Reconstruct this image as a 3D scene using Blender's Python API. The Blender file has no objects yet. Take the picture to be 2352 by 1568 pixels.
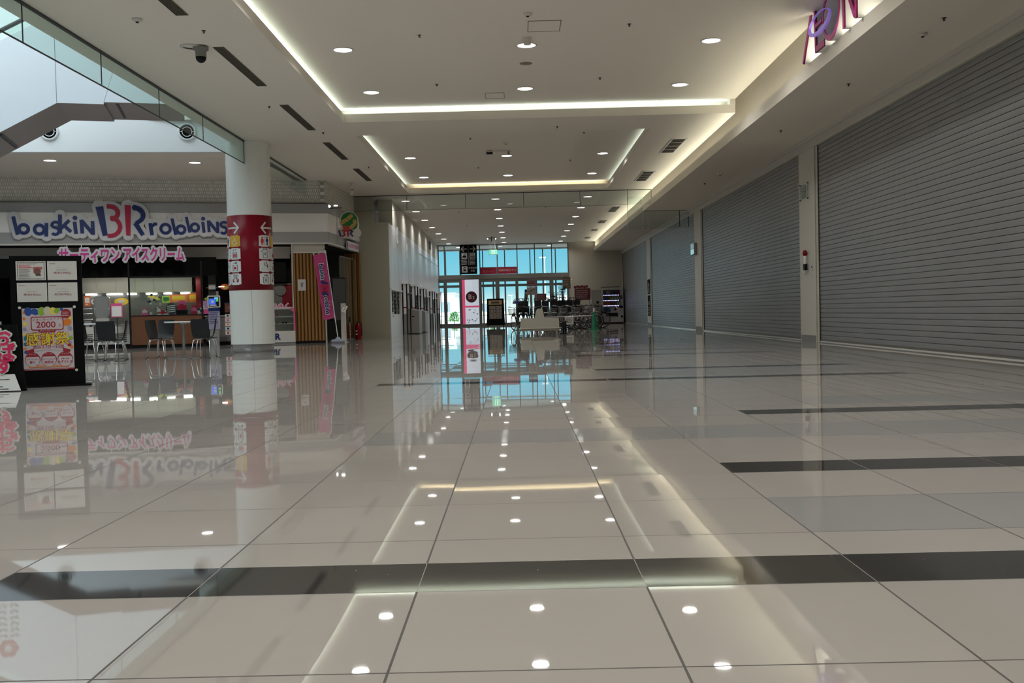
import bpy, bmesh, math, random
from mathutils import Vector, Matrix, Euler
random.seed(7)
S = bpy.context.scene
C = S.collection
PI = math.pi

# ------------------------------------------------------------------ camera, world, exposure
FPX, CAMZ = 2342.0, 0.723
yw = Vector((13.0, 67.4, -FPX)).normalized()
up = Vector((-math.sin(.0235), math.cos(.0235), 0.0)); up = (up - up.dot(yw) * yw).normalized()
xw = yw.cross(up)
cam_d = bpy.data.cameras.new('camera'); cam = bpy.data.objects.new('camera', cam_d); C.objects.link(cam)
cam_d.sensor_width = 36.0; cam_d.lens = 36.0 * FPX / 2352.0; cam_d.clip_start = .05; cam_d.clip_end = 600
cam.matrix_world = Matrix.Translation((0, 0, CAMZ)) @ Matrix((xw, yw, up)).to_4x4()
S.camera = cam
S.view_settings.view_transform = 'Standard'; S.view_settings.look = 'None'
S.view_settings.exposure = 0.0; S.view_settings.gamma = 1.0; S.view_settings.use_curve_mapping = False
cy = S.cycles
cy.max_bounces = 7; cy.diffuse_bounces = 4; cy.glossy_bounces = 4; cy.transparent_max_bounces = 12
cy.transmission_bounces = 4; cy.sample_clamp_indirect = 4.0; cy.use_denoising = True
cy.caustics_reflective = False; cy.caustics_refractive = False

W = bpy.data.worlds.new('sky'); S.world = W; W.use_nodes = True
nt = W.node_tree; nt.nodes.clear()
o_ = nt.nodes.new('ShaderNodeOutputWorld'); b_ = nt.nodes.new('ShaderNodeBackground')
tc = nt.nodes.new('ShaderNodeTexCoord'); sp = nt.nodes.new('ShaderNodeSeparateXYZ'); cr = nt.nodes.new('ShaderNodeValToRGB')
nt.links.new(tc.outputs['Generated'], sp.inputs[0]); nt.links.new(sp.outputs['Z'], cr.inputs[0])
nt.links.new(cr.outputs[0], b_.inputs[0]); nt.links.new(b_.outputs[0], o_.inputs[0])
e = cr.color_ramp.elements
e[0].position = 0.0; e[0].color = (1.25, 1.3, 1.3, 1)
e[1].position = .06; e[1].color = (.22, .70, .96, 1)
e3 = cr.color_ramp.elements.new(.024); e3.color = (.34, .82, 1, 1)
e5 = cr.color_ramp.elements.new(.010); e5.color = (.8, 1.05, 1.1, 1)
e4 = cr.color_ramp.elements.new(.5); e4.color = (.25, .5, .9, 1)
b_.inputs[1].default_value = 1.0

def lamp(name, kind, loc, energy, color=(1, 1, 1), rot=(0, 0, 0), parent=None, **kw):
    d = bpy.data.lights.new(name, kind); d.energy = energy; d.color = color
    for k, v in kw.items(): setattr(d, k, v)
    o = bpy.data.objects.new(name, d); C.objects.link(o); o.location = loc; o.rotation_euler = rot
    if parent: o.parent = parent
    return o
lamp('sun', 'SUN', (0, 70, 30), 9.0, (1, .97, .92), (math.radians(38), 0, math.radians(20)), angle=.01)
COOL = (.80, 1.0, .95); WARM = (1.0, .93, .66)
# light strips that lie in the coves of the two raised ceilings and behind the right-hand lip (aim up)
lamp('cove_strip', 'AREA', (-3.43, 7.0, 4.675), 42, COOL, (PI, 0, 0), shape='RECTANGLE', size=.06, size_y=26.0)
lamp('cove_strip', 'AREA', (.4, 20.12, 4.675), 17, COOL, (PI, 0, 0), shape='RECTANGLE', size=7.5, size_y=.06)
lamp('cove_strip', 'AREA', (-3.43, 26.7, 4.675), 11, COOL, (PI, 0, 0), shape='RECTANGLE', size=.06, size_y=10.2)
lamp('cove_strip', 'AREA', (3.0, 26.7, 4.675), 8, COOL, (PI, 0, 0), shape='RECTANGLE', size=.06, size_y=10.2)
lamp('cove_strip', 'AREA', (-.2, 31.98, 4.675), 10, WARM, (PI, 0, 0), shape='RECTANGLE', size=6.0, size_y=.06)
for k in range(17):
    lamp('cove_strip', 'AREA', (4.46, -8 + 4.0 * k, 4.18), 15, (1.0, .97, .76), (PI, math.radians(-48), 0), shape='RECTANGLE', size=.06, size_y=3.98)
# daylight from the skylight over the open well on the left
lamp('skylight', 'AREA', (-11.0, 9.5, 8.9), 1650, (.76, .93, 1.0), (0, 0, 0), shape='RECTANGLE', size=8, size_y=25)

# ------------------------------------------------------------------ materials
_m = {}
def mat(name, col=(.5, .5, .5), rough=.5, metal=0.0, emit=None, estr=0.0, ior=1.45, noise=0.0, nscale=5.0, bump=0.0):
    if name in _m: return _m[name]
    m = bpy.data.materials.new(name); m.use_nodes = True; _m[name] = m
    n = m.node_tree; p = n.nodes['Principled BSDF']
    p.inputs['Base Color'].default_value = (*col, 1); p.inputs['Roughness'].default_value = rough
    p.inputs['Metallic'].default_value = metal; p.inputs['IOR'].default_value = ior
    if emit: p.inputs['Emission Color'].default_value = (*emit, 1); p.inputs['Emission Strength'].default_value = estr
    if noise or bump:
        t = n.nodes.new('ShaderNodeTexCoord'); z = n.nodes.new('ShaderNodeTexNoise'); z.inputs['Scale'].default_value = nscale
        z.inputs['Detail'].default_value = 3; n.links.new(t.outputs['Object'], z.inputs['Vector'])
        if noise:
            mx = n.nodes.new('ShaderNodeMix'); mx.data_type = 'RGBA'
            mx.inputs[6].default_value = (*[c * (1 - noise) for c in col], 1); mx.inputs[7].default_value = (*[min(1, c * (1 + noise)) for c in col], 1)
            n.links.new(z.outputs[0], mx.inputs[0]); n.links.new(mx.outputs[2], p.inputs['Base Color'])
        if bump:
            b = n.nodes.new('ShaderNodeBump'); b.inputs['Strength'].default_value = bump; b.inputs['Distance'].default_value = .02
            n.links.new(z.outputs[0], b.inputs['Height']); n.links.new(b.outputs[0], p.inputs['Normal'])
    return m
def math_node(n, op, a, b=None, c=None):
    x = n.nodes.new('ShaderNodeMath'); x.operation = op
    for i, v in enumerate((a, b, c)):
        if v is None: continue
        if isinstance(v, (int, float)): x.inputs[i].default_value = v
        else: n.links.new(v, x.inputs[i])
    return x.outputs[0]

def glass(name, tint=(.8, .9, .87), refl=1.0, alpha_col=None):
    if name in _m: return _m[name]
    m = bpy.data.materials.new(name); m.use_nodes = True; _m[name] = m
    n = m.node_tree; n.nodes.clear()
    o = n.nodes.new('ShaderNodeOutputMaterial'); mx = n.nodes.new('ShaderNodeMixShader'); f = n.nodes.new('ShaderNodeFresnel')
    f.inputs[0].default_value = 1.5; t = n.nodes.new('ShaderNodeBsdfTransparent'); t.inputs[0].default_value = (*tint, 1)
    g = n.nodes.new('ShaderNodeBsdfGlossy'); g.inputs['Roughness'].default_value = .01; g.inputs[0].default_value = (refl, refl, refl, 1)
    ge = n.nodes.new('ShaderNodeNewGeometry'); fr = math_node(n, 'MULTIPLY', f.outputs[0], math_node(n, 'SUBTRACT', 1.0, ge.outputs['Backfacing']))
    n.links.new(fr, mx.inputs[0]); n.links.new(t.outputs[0], mx.inputs[1]); n.links.new(g.outputs[0], mx.inputs[2])
    n.links.new(mx.outputs[0], o.inputs[0])
    return m

def tile_floor(name, c1, c2, rough=.02, speck=0.0, grout=(.06, .055, .05), gw=.006, tilt=.0032):
    """polished 0.6 m tiles: thin dark joints, slight tone change and slight unevenness from tile to tile"""
    m = bpy.data.materials.new(name); m.use_nodes = True; _m[name] = m
    n = m.node_tree; p = n.nodes['Principled BSDF']; p.inputs['Roughness'].default_value = rough; p.inputs['IOR'].default_value = 1.5
    t = n.nodes.new('ShaderNodeTexCoord'); s = n.nodes.new('ShaderNodeSeparateXYZ'); n.links.new(t.outputs['Object'], s.inputs[0])
    def cell(axis, off):
        v = math_node(n, 'DIVIDE', math_node(n, 'SUBTRACT', s.outputs[axis], off), .6)
        return math_node(n, 'FLOOR', v), math_node(n, 'FRACT', v)
    ix, fx = cell('X', -.28); iy, fy = cell('Y', 2.04)
    def edge(f):
        d = math_node(n, 'MINIMUM', f, math_node(n, 'SUBTRACT', 1.0, f)); return math_node(n, 'LESS_THAN', d, gw / 1.2)
    g = math_node(n, 'MAXIMUM', edge(fx), edge(fy))
    cb = n.nodes.new('ShaderNodeCombineXYZ'); n.links.new(ix, cb.inputs[0]); n.links.new(iy, cb.inputs[1])
    wn = n.nodes.new('ShaderNodeTexWhiteNoise'); n.links.new(cb.outputs[0], wn.inputs['Vector'])
    no = n.nodes.new('ShaderNodeTexNoise'); no.inputs['Scale'].default_value = 2.2; no.inputs['Detail'].default_value = 5; n.links.new(t.outputs['Object'], no.inputs['Vector'])
    mix = n.nodes.new('ShaderNodeMix'); mix.data_type = 'RGBA'; mix.inputs[6].default_value = (*c1, 1); mix.inputs[7].default_value = (*c2, 1)
    n.links.new(math_node(n, 'ADD', math_node(n, 'MULTIPLY', wn.outputs['Value'], .5), math_node(n, 'MULTIPLY', no.outputs[0], .5)), mix.inputs[0])
    col = mix.outputs[2]
    if speck:
        vo = n.nodes.new('ShaderNodeTexNoise'); vo.inputs['Scale'].default_value = 60; vo.inputs['Detail'].default_value = 2; n.links.new(t.outputs['Object'], vo.inputs['Vector'])
        m2 = n.nodes.new('ShaderNodeMix'); m2.data_type = 'RGBA'; m2.inputs[7].default_value = (.35, .34, .32, 1); n.links.new(col, m2.inputs[6])
        n.links.new(math_node(n, 'GREATER_THAN', vo.outputs[0], .76), m2.inputs[0]); col = m2.outputs[2]
    m3 = n.nodes.new('ShaderNodeMix'); m3.data_type = 'RGBA'; m3.inputs[7].default_value = (*grout, 1); n.links.new(col, m3.inputs[6]); n.links.new(g, m3.inputs[0])
    n.links.new(m3.outputs[2], p.inputs['Base Color'])
    n.links.new(math_node(n, 'ADD', rough, math_node(n, 'MULTIPLY', g, .6)), p.inputs['Roughness'])
    # tile-to-tile unevenness + soft waviness
    w2 = n.nodes.new('ShaderNodeTexNoise'); w2.inputs['Scale'].default_value = 1.3; w2.inputs['Detail'].default_value = 1; n.links.new(t.outputs['Object'], w2.inputs['Vector'])
    v1 = n.nodes.new('ShaderNodeVectorMath'); v1.operation = 'SUBTRACT'; n.links.new(wn.outputs['Color'], v1.inputs[0]); v1.inputs[1].default_value = (.5, .5, .5)
    v1s = n.nodes.new('ShaderNodeVectorMath'); v1s.operation = 'MULTIPLY'; n.links.new(v1.outputs[0], v1s.inputs[0]); v1s.inputs[1].default_value = (tilt * .55, tilt, 0)
    v2 = n.nodes.new('ShaderNodeVectorMath'); v2.operation = 'SUBTRACT'; n.links.new(w2.outputs['Color'], v2.inputs[0]); v2.inputs[1].default_value = (.5, .5, .5)
    v2s = n.nodes.new('ShaderNodeVectorMath'); v2s.operation = 'MULTIPLY'; n.links.new(v2.outputs[0], v2s.inputs[0]); v2s.inputs[1].default_value = (.003, .005, 0)
    a = n.nodes.new('ShaderNodeVectorMath'); n.links.new(v1s.outputs[0], a.inputs[0]); n.links.new(v2s.outputs[0], a.inputs[1])
    a2 = n.nodes.new('ShaderNodeVectorMath'); n.links.new(a.outputs[0], a2.inputs[0]); a2.inputs[1].default_value = (0, 0, 1)
    nn = n.nodes.new('ShaderNodeVectorMath'); nn.operation = 'NORMALIZE'; n.links.new(a2.outputs[0], nn.inputs[0]); n.links.new(nn.outputs[0], p.inputs['Normal'])
    return m

def brickish(name, c1, c2, mortar, scale, w, h, bump=.6, ms=.02, rot=True):
    m = bpy.data.materials.new(name); m.use_nodes = True; _m[name] = m
    n = m.node_tree; p = n.nodes['Principled BSDF']; p.inputs['Roughness'].default_value = .45
    t = n.nodes.new('ShaderNodeTexCoord'); mp = n.nodes.new('ShaderNodeMapping'); n.links.new(t.outputs['Object'], mp.inputs[0])
    if rot: mp.inputs['Rotation'].default_value = (PI / 2, 0, 0)
    b = n.nodes.new('ShaderNodeTexBrick'); n.links.new(mp.outputs[0], b.inputs[0])
    b.inputs['Color1'].default_value = (*c1, 1); b.inputs['Color2'].default_value = (*c2, 1); b.inputs['Mortar'].default_value = (*mortar, 1)
    b.inputs['Scale'].default_value = scale; b.inputs['Brick Width'].default_value = w; b.inputs['Row Height'].default_value = h; b.inputs['Mortar Size'].default_value = ms
    n.links.new(b.outputs[0], p.inputs['Base Color'])
    bu = n.nodes.new('ShaderNodeBump'); bu.inputs['Strength'].default_value = bump; bu.inputs['Distance'].default_value = .01; bu.invert = True
    n.links.new(b.outputs['Fac'], bu.inputs['Height']); n.links.new(bu.outputs[0], p.inputs['Normal'])
    return m

def wood(name, c1, c2, scale=6.0, rough=.45):
    m = bpy.data.materials.new(name); m.use_nodes = True; _m[name] = m
    n = m.node_tree; p = n.nodes['Principled BSDF']; p.inputs['Roughness'].default_value = rough
    t = n.nodes.new('ShaderNodeTexCoord'); mp = n.nodes.new('ShaderNodeMapping'); n.links.new(t.outputs['Object'], mp.inputs[0]); mp.inputs['Scale'].default_value = (1, 1, .12)
    z = n.nodes.new('ShaderNodeTexNoise'); z.inputs['Scale'].default_value = scale; z.inputs['Detail'].default_value = 5; n.links.new(mp.outputs[0], z.inputs[0])
    mx = n.nodes.new('ShaderNodeMix'); mx.data_type = 'RGBA'; mx.inputs[6].default_value = (*c1, 1); mx.inputs[7].default_value = (*c2, 1)
    n.links.new(z.outputs[0], mx.inputs[0]); n.links.new(mx.outputs[2], p.inputs['Base Color'])
    return m

M_ceil = mat('ceiling_paint', (.80, .745, .665), .85)
M_wall = mat('wall_paint', (.52, .49, .42), .6)
M_pier = mat('pier_panel', (.60, .575, .53), .45)
M_floor = tile_floor('beige_tile', (.355, .326, .302), (.397, .368, .344), .02)
M_blue = tile_floor('grey_blue_tile', (.285, .275, .27), (.33, .32, .32), .05)
M_dark = tile_floor('dark_tile', (.028, .027, .027), (.036, .035, .034), .04, speck=1.0, grout=(.3, .28, .26), gw=.002)
M_side = tile_floor('plain_beige_tile', (.30, .28, .255), (.34, .315, .29), .03, grout=(.16, .15, .14), gw=.002)
M_shut = mat('shutter_steel', (.28, .285, .295), .40, .4, noise=.10, nscale=1.5)
M_white = mat('white', (.80, .80, .80), .4)
M_offw = mat('off_white', (.62, .60, .56), .35)
M_cream = mat('cream', (.60, .58, .50), .35)
M_black = mat('black', (.008, .008, .009), .4, ior=1.3)
M_mblack = mat('matte_black', (.005, .005, .0052), .75, ior=1.18)
M_dgrey = mat('dark_grey', (.05, .05, .052), .5)
M_grey = mat('grey', (.24, .24, .24), .5)
M_steel = mat('steel', (.55, .55, .56), .25, 1.0)
M_chrome = mat('chrome', (.75, .75, .76), .12, 1.0)
M_alu = mat('aluminium_frame', (.16, .155, .145), .4, .3)
M_red = mat('red', (.62, .02, .05), .4)
M_crim = mat('crimson', (.225, .003, .014), .3, ior=1.3)
M_pink = mat('pink', (.72, .10, .30), .5)
M_mag = mat('magenta', (.54, .035, .27), .35)
M_navy = mat('navy_blue', (.006, .022, .13), .35)
M_rred = mat('sign_red', (.42, .012, .05), .35)
M_glass = glass('clear_glass', (.88, .93, .91))
M_gglass = glass('green_tinted_glass', (.86, .94, .91), .9)
M_smoke = glass('barrier_glass', (.90, .94, .93), 1.0)
M_lens = mat('lit_lens', (1, 1, 1), .5, emit=(1, .99, .95), estr=9.0)

# ------------------------------------------------------------------ mesh builder
class MB:
    def __init__(s): s.v = []; s.f = []; s.m = []; s.mats = []; s.M = Matrix.Identity(4); s.smooth = []; s.fn = None; s.cnt = 0
    def mi(s, m):
        if m not in s.mats: s.mats.append(m)
        return s.mats.index(m)
    def add(s, vs, fs, m, sm=False):
        o = len(s.v); k = s.mi(m)
        for v in vs:
            v = s.M @ Vector(v)
            if s.fn: v = Vector(s.fn(v))
            s.v.append(v[:])
        for f in fs: s.f.append([i + o for i in f]); s.m.append(k); s.smooth.append(sm)
        return s
    def quad(s, a, b, c, d, m): return s.add([a, b, c, d], [(0, 1, 2, 3)], m)
    def box(s, x0, y0, z0, x1, y1, z1, m):
        return s.add([(x0, y0, z0), (x1, y0, z0), (x1, y1, z0), (x0, y1, z0), (x0, y0, z1), (x1, y0, z1), (x1, y1, z1), (x0, y1, z1)],
                     [(0, 3, 2, 1), (4, 5, 6, 7), (0, 1, 5, 4), (1, 2, 6, 5), (2, 3, 7, 6), (3, 0, 4, 7)], m)
    def rbox(s, x0, y0, z0, x1, y1, z1, r, m, ax='z', n=4):
        """box with the four edges along one axis rounded"""
        if ax == 'z': a0, a1, b0, b1 = x0, x1, y0, y1
        elif ax == 'y': a0, a1, b0, b1 = x0, x1, z0, z1
        else: a0, a1, b0, b1 = y0, y1, z0, z1
        p = []
        for (cx, cz, st) in ((a1 - r, b1 - r, 0), (a0 + r, b1 - r, 1), (a0 + r, b0 + r, 2), (a1 - r, b0 + r, 3)):
            for i in range(n + 1):
                t = (st + i / n) * PI / 2; p.append((cx + r * math.cos(t), cz + r * math.sin(t)))
        if ax == 'z': return s.prism([(a, b) for a, b in p], z0, z1, m, 'xy')
        if ax == 'y': return s.prism(p, y0, y1, m, 'xz')
        return s.prism(p, x0, x1, m, 'yz')
    def prism(s, poly, d0, d1, m, plane='xz', mcap=None):
        n = len(poly)
        if plane == 'xz': s.cnt += 1; d0 = d0 - (s.cnt % 20) * 2e-5
        def P(a, b, d): return {'xz': (a, d, b), 'xy': (a, b, d), 'yz': (d, a, b)}[plane]
        vs = [P(a, b, d0) for a, b in poly] + [P(a, b, d1) for a, b in poly]
        s.add(vs, [tuple(range(n)), tuple(range(2 * n - 1, n - 1, -1))], mcap or m)
        s.add(vs, [(i, i + n, (i + 1) % n + n, (i + 1) % n) for i in range(n)], m)
        return s
    def stroke(s, pts, w, d0, d1, m, plane='xz', w1=None, cap=True):
        """a pen stroke of width w along 2-D points, extruded from d0 to d1"""
        w1 = w1 or w; L = len(pts)
        for i in range(L - 1):
            (ax, ay), (bx, by) = pts[i], pts[i + 1]; dx, dy = bx - ax, by - ay; l = math.hypot(dx, dy) or 1e-9
            wa = w + (w1 - w) * i / max(1, L - 1); wb = w + (w1 - w) * (i + 1) / max(1, L - 1)
            nx, ny = -dy / l, dx / l
            s.prism([(ax + nx * wa / 2, ay + ny * wa / 2), (bx + nx * wb / 2, by + ny * wb / 2), (bx - nx * wb / 2, by - ny * wb / 2), (ax - nx * wa / 2, ay - ny * wa / 2)], d0, d1, m, plane)
            if cap == 'round' or (i > 0):
                s.prism([(ax + wa / 2 * math.cos(t * PI / 8), ay + wa / 2 * math.sin(t * PI / 8)) for t in range(16)], d0, d1, m, plane)
        if cap == 'round':
            bx, by = pts[-1]; s.prism([(bx + w1 / 2 * math.cos(t * PI / 8), by + w1 / 2 * math.sin(t * PI / 8)) for t in range(16)], d0, d1, m, plane)
        return s
    def cyl(s, p0, p1, r0, m, r1=None, n=12, caps=True, sm=True):
        r1 = r0 if r1 is None else r1; p0, p1 = Vector(p0), Vector(p1); d = (p1 - p0)
        if d.length < 1e-9: return s
        d.normalize(); a = d.orthogonal().normalized(); b = d.cross(a)
        vs = [(p0 + (a * math.cos(t) + b * math.sin(t)) * r0)[:] for t in [2 * PI * i / n for i in range(n)]] + \
             [(p1 + (a * math.cos(t) + b * math.sin(t)) * r1)[:] for t in [2 * PI * i / n for i in range(n)]]
        s.add(vs, [(i, (i + 1) % n, (i + 1) % n + n, i + n) for i in range(n)], m, sm)
        if caps: s.add(vs, [tuple(range(n - 1, -1, -1)), tuple(range(n, 2 * n))], m)
        return s
    def tube(s, pts, r, m, n=8, closed=False):
        P = [Vector(p) for p in pts]; L = len(P); vs = []
        a = None
        for i in range(L):
            if closed: d = P[(i + 1) % L] - P[i - 1]
            else: d = P[min(i + 1, L - 1)] - P[max(i - 1, 0)]
            d.normalize()
            if a is None: a = d.orthogonal().normalized()
            a = (a - a.dot(d) * d).normalized(); b = d.cross(a)
            vs += [(P[i] + (a * math.cos(2 * PI * k / n) + b * math.sin(2 * PI * k / n)) * r)[:] for k in range(n)]
        fs = []
        for i in range(L if closed else L - 1):
            j = (i + 1) % L
            fs += [(i * n + k, i * n + (k + 1) % n, j * n + (k + 1) % n, j * n + k) for k in range(n)]
        s.add(vs, fs, m, True)
        if not closed: s.add(vs, [tuple(range(n - 1, -1, -1)), tuple((L - 1) * n + k for k in range(n))], m)
        return s
    def lathe(s, prof, m, n=24, c=(0, 0, 0), sm=True, a0=0, a1=2 * PI):
        full = abs(a1 - a0 - 2 * PI) < 1e-6; k = n if full else n + 1
        vs = []
        for r, z in prof: vs += [(c[0] + r * math.cos(a0 + (a1 - a0) * i / n), c[1] + r * math.sin(a0 + (a1 - a0) * i / n), c[2] + z) for i in range(k)]
        fs = []
        for j in range(len(prof) - 1):
            for i in range(n): i2 = (i + 1) % k; fs.append((j * k + i, j * k + i2, (j + 1) * k + i2, (j + 1) * k + i))
        return s.add(vs, fs, m, sm)
    def disc(s, cx, cz, r, y0, y1, m, n=24, rz=None, a=0):
        rz = rz or r; ca, sa = math.cos(a), math.sin(a)
        return s.prism([(cx + r * math.cos(t) * ca - rz * math.sin(t) * sa, cz + r * math.cos(t) * sa + rz * math.sin(t) * ca) for t in [2 * PI * i / n for i in range(n)]], y0, y1, m)
    def ring(s, cx, cz, r0, r1, y0, y1, m, n=32, sx=1.0, a0=0, a1=2 * PI):
        full = abs(a1 - a0 - 2 * PI) < 1e-6
        for i in range(n):
            t, u = a0 + (a1 - a0) * i / n, a0 + (a1 - a0) * (i + 1) / n
            s.prism([(cx + r0 * sx * math.cos(t), cz + r0 * math.sin(t)), (cx + r0 * sx * math.cos(u), cz + r0 * math.sin(u)),
                     (cx + r1 * sx * math.cos(u), cz + r1 * math.sin(u)), (cx + r1 * sx * math.cos(t), cz + r1 * math.sin(t))], y0, y1, m)
        return s
    def text(s, body, x, z, size, y, m, align='CENTER', ext=.001, off=0.0, sx=1.0, bevel=0.0, rot=0.0, shear=0.0):
        """lettering in the xz plane that faces -y; (x, z) is the anchor on the text's middle line"""
        cu = bpy.data.curves.new('t', 'FONT'); cu.body = body; cu.size = size; cu.extrude = ext; cu.offset = off; cu.align_x = align; cu.align_y = 'CENTER'
        cu.resolution_u = 3; cu.bevel_depth = bevel; cu.bevel_resolution = 1; cu.shear = shear
        ob = bpy.data.objects.new('t', cu); me = ob.to_mesh()
        c, q = math.cos(rot), math.sin(rot)
        vs = []
        for v in me.vertices:
            a, b, d = v.co.x * sx, v.co.y, v.co.z
            if bevel: d = max(-ext, min(ext, d))
            vs.append((x + a * c - b * q, y - d, z + a * q + b * c))
        fs = [tuple(p.vertices) for p in me.polygons]
        s.add(vs, fs, m); ob.to_mesh_clear(); bpy.data.objects.remove(ob); bpy.data.curves.remove(cu)
        return s
    def halo(s, body, x, z, size, y0, y1, m, r=.05, sx=1.0):
        """rounded backing that follows the outline of some lettering"""
        cu = bpy.data.curves.new('t', 'FONT'); cu.body = body; cu.size = size; cu.align_x = 'CENTER'; cu.align_y = 'CENTER'; cu.resolution_u = 2
        ob = bpy.data.objects.new('t', cu); me = ob.to_mesh(); seen = set(); st = r * .75
        for e_ in me.edges:
            a, b = me.vertices[e_.vertices[0]].co, me.vertices[e_.vertices[1]].co
            k = max(1, int((b - a).length / st))
            for i in range(k + 1):
                p = a.lerp(b, i / k); q = (round(p.x * sx / st), round(p.y / st))
                if q in seen: continue
                seen.add(q); s.disc(x + p.x * sx, z + p.y, r, y0, y1, m, 10)
        ob.to_mesh_clear(); bpy.data.objects.remove(ob); bpy.data.curves.remove(cu)
        return s
    def lines(s, x0, x1, z0, z1, n, y, m, h=None, seed=0, ragged=.25):
        """small print too fine to read: rows of short dashes"""
        rr = random.Random(seed); h = h or (z1 - z0) / n * .45
        for i in range(n):
            z = z1 - (i + .5) * (z1 - z0) / n; x = x0; xe = x1 - rr.random() * ragged * (x1 - x0)
            while x < xe - h:
                l = min(h * rr.uniform(1.2, 4), xe - x); s.box(x, y - .0012, z - h / 2, x + l * .86, y, z + h / 2, m); x += l
        return s
    def build(s, name, parent=None, loc=None, rot=None):
        me = bpy.data.meshes.new(name); me.from_pydata(s.v, [], s.f)
        for m in s.mats: me.materials.append(m)
        for p, k, sm in zip(me.polygons, s.m, s.smooth): p.material_index = k; p.use_smooth = sm
        me.update()
        o = bpy.data.objects.new(name, me); C.objects.link(o)
        if parent: o.parent = parent
        if loc: o.location = loc
        if rot: o.rotation_euler = rot
        return o

def tag(o, label, cat, group=None, kind=None):
    o['label'] = label; o['category'] = cat
    if group: o['group'] = group
    if kind: o['kind'] = kind
    return o
def thing(name, label, cat, loc=(0, 0, 0), rz=0.0, group=None, rot=None):
    o = bpy.data.objects.new(name, None); C.objects.link(o); o.empty_display_size = .1
    o.location = loc; o.rotation_euler = rot or (0, 0, rz)
    return tag(o, label, cat, group)
def struct(o): o['kind'] = 'structure'; return o
KIDS = {}
def kids(o): return [c for c in bpy.data.objects if c.parent == o]
def copy_tree(root, loc, rz=None, label=None, scale=None):
    def rec(o, par):
        c = o.copy(); C.objects.link(c); c.parent = par
        for k in kids(o): rec(k, c)
        return c
    c = rec(root, None); c.location = loc
    if rz is not None: c.rotation_euler = (0, 0, rz)
    if label: c['label'] = label
    if scale: c.scale = (scale,) * 3
    return c
# ================================================================== THE SETTING
# ---- floor: rectangles of tile, stripes let in as their own faces
def floor_build():
    fl = MB()
    stripes = [(2.64, 2.94, -1.48, 9), (4.44, 4.74, .92, 9), (6.84, 7.14, 1.52, 9), (10.44, 10.74, -1.48, 4.0), (12.24, 12.54, .92, 4.0),
               (16.14, 16.44, .92, 4.0), (17.94, 18.24, .92, 4.0), (22.14, 22.44, .92, 4.0), (25.74, 26.04, .92, 4.0), (-3.36, -3.06, -1.48, 9)]
    blues = [(3.24, 3.84, .92, 9), (1.44, 2.04, 1.52, 9), (5.64, 6.24, -.88, 9), (7.44, 8.04, 2.12, 9), (11.04, 12.24, 0.92, 4.0)]
    X0, X1, Y0, Y1, XS = -22.0, 5.8, -12.0, 60.4, 4.0
    ys = sorted({Y0, Y1} | {a for s in stripes + blues for a in s[:2]})
    for y0, y1 in zip(ys, ys[1:]):
        ym = (y0 + y1) / 2; here = [(s, M_dark) for s in stripes if s[0] < ym < s[1]] + [(s, M_blue) for s in blues if s[0] < ym < s[1]]
        xs = sorted({X0, X1, XS} | {min(max(v, X0), X1) for s, _ in here for v in s[2:]})
        for x0, x1 in zip(xs, xs[1:]):
            xm = (x0 + x1) / 2; m = M_side if xm > XS and y0 > 8.5 else M_floor
            for s, mm in here:
                if s[2] < xm < s[3]: m = mm
            fl.quad((x0, y0, 0), (x1, y0, 0), (x1, y1, 0), (x0, y1, 0), m)
    return struct(fl.build('floor'))
floor_build()

# ---- ceilings
ZC, ZT = 4.5, 4.77
c = MB()
XL, XR, TL, TR = -6.07, 4.33, -3.3, 4.33
T1 = 20.0; A2, B2, R2 = 21.5, 31.86, 2.87
c.box(XL, -12, ZC, TL, T1, 5.2, M_ceil) if False else None
def slab(x0, y0, x1, y1, z=ZC, m=M_ceil, t=.16): c.box(x0, y0, z, x1, y1, z + t, m)
slab(XL, -12, TL, T1); slab(XL, T1, TR, A2)                 # left strip beside raised ceiling 1, band between the two raised ceilings
slab(XL, A2, TL, B2); slab(R2, A2, TR, B2); slab(XL + .7, B2, TR, 60.4)
slab(-22, 23.9, -5.9, 33)                                      # over the cafe front
slab(-22, -12, -15, 20.7)
# raised ceilings and the sides of their coves
c.box(TL - .28, -12, ZT, TR, T1 + .28, ZT + .1, M_ceil); c.box(TL - .34, -12, ZC + .16, TL - .28, T1 + .34, ZT + .1, M_ceil); c.box(TL - .34, T1 + .28, ZC + .16, TR, T1 + .34, ZT + .1, M_ceil)
c.box(TL - .28, A2 - .02, ZT, R2 + .28, B2 + .28, ZT + .1, M_ceil); c.box(TL - .34, A2, ZC + .16, TL - .28, B2 + .34, ZT + .1, M_ceil)
c.box(R2 + .28, A2, ZC + .16, R2 + .34, B2 + .34, ZT + .1, M_ceil); c.box(TL - .3, B2 + .28, ZC + .16, R2 + .34, B2 + .34, ZT + .1, M_ceil); c.box(TL - .3, A2 - .08, ZC + .16, R2 + .3, A2 - .02, ZT + .1, M_ceil)
c.box(TR - .10, T1 - .02, ZC + .16, TR, T1 + .28, ZT, M_ceil)
struct(c.build('ceiling'))
# soffit along the shutters with its upstanding lip, and the lit recess behind it
c = MB()
c.box(4.28, -12, 4.0, 6.2, 56.3, 4.06, M_ceil); c.box(4.28, -12, 4.06, 4.36, 56.3, 4.20, M_ceil)
c.box(4.66, -12, 4.06, 4.74, 56.3, 5.1, M_ceil); c.box(4.2, -12, 5.1, 4.74, 56.3, 5.16, M_ceil); c.box(4.27, -12, ZC + .161, 4.329, 56.3, 5.1, M_ceil) if False else None
c.box(4.33, 56.0, 4.06, 4.66, 56.3, 5.1, M_ceil)
struct(c.build('ceiling'))
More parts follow.
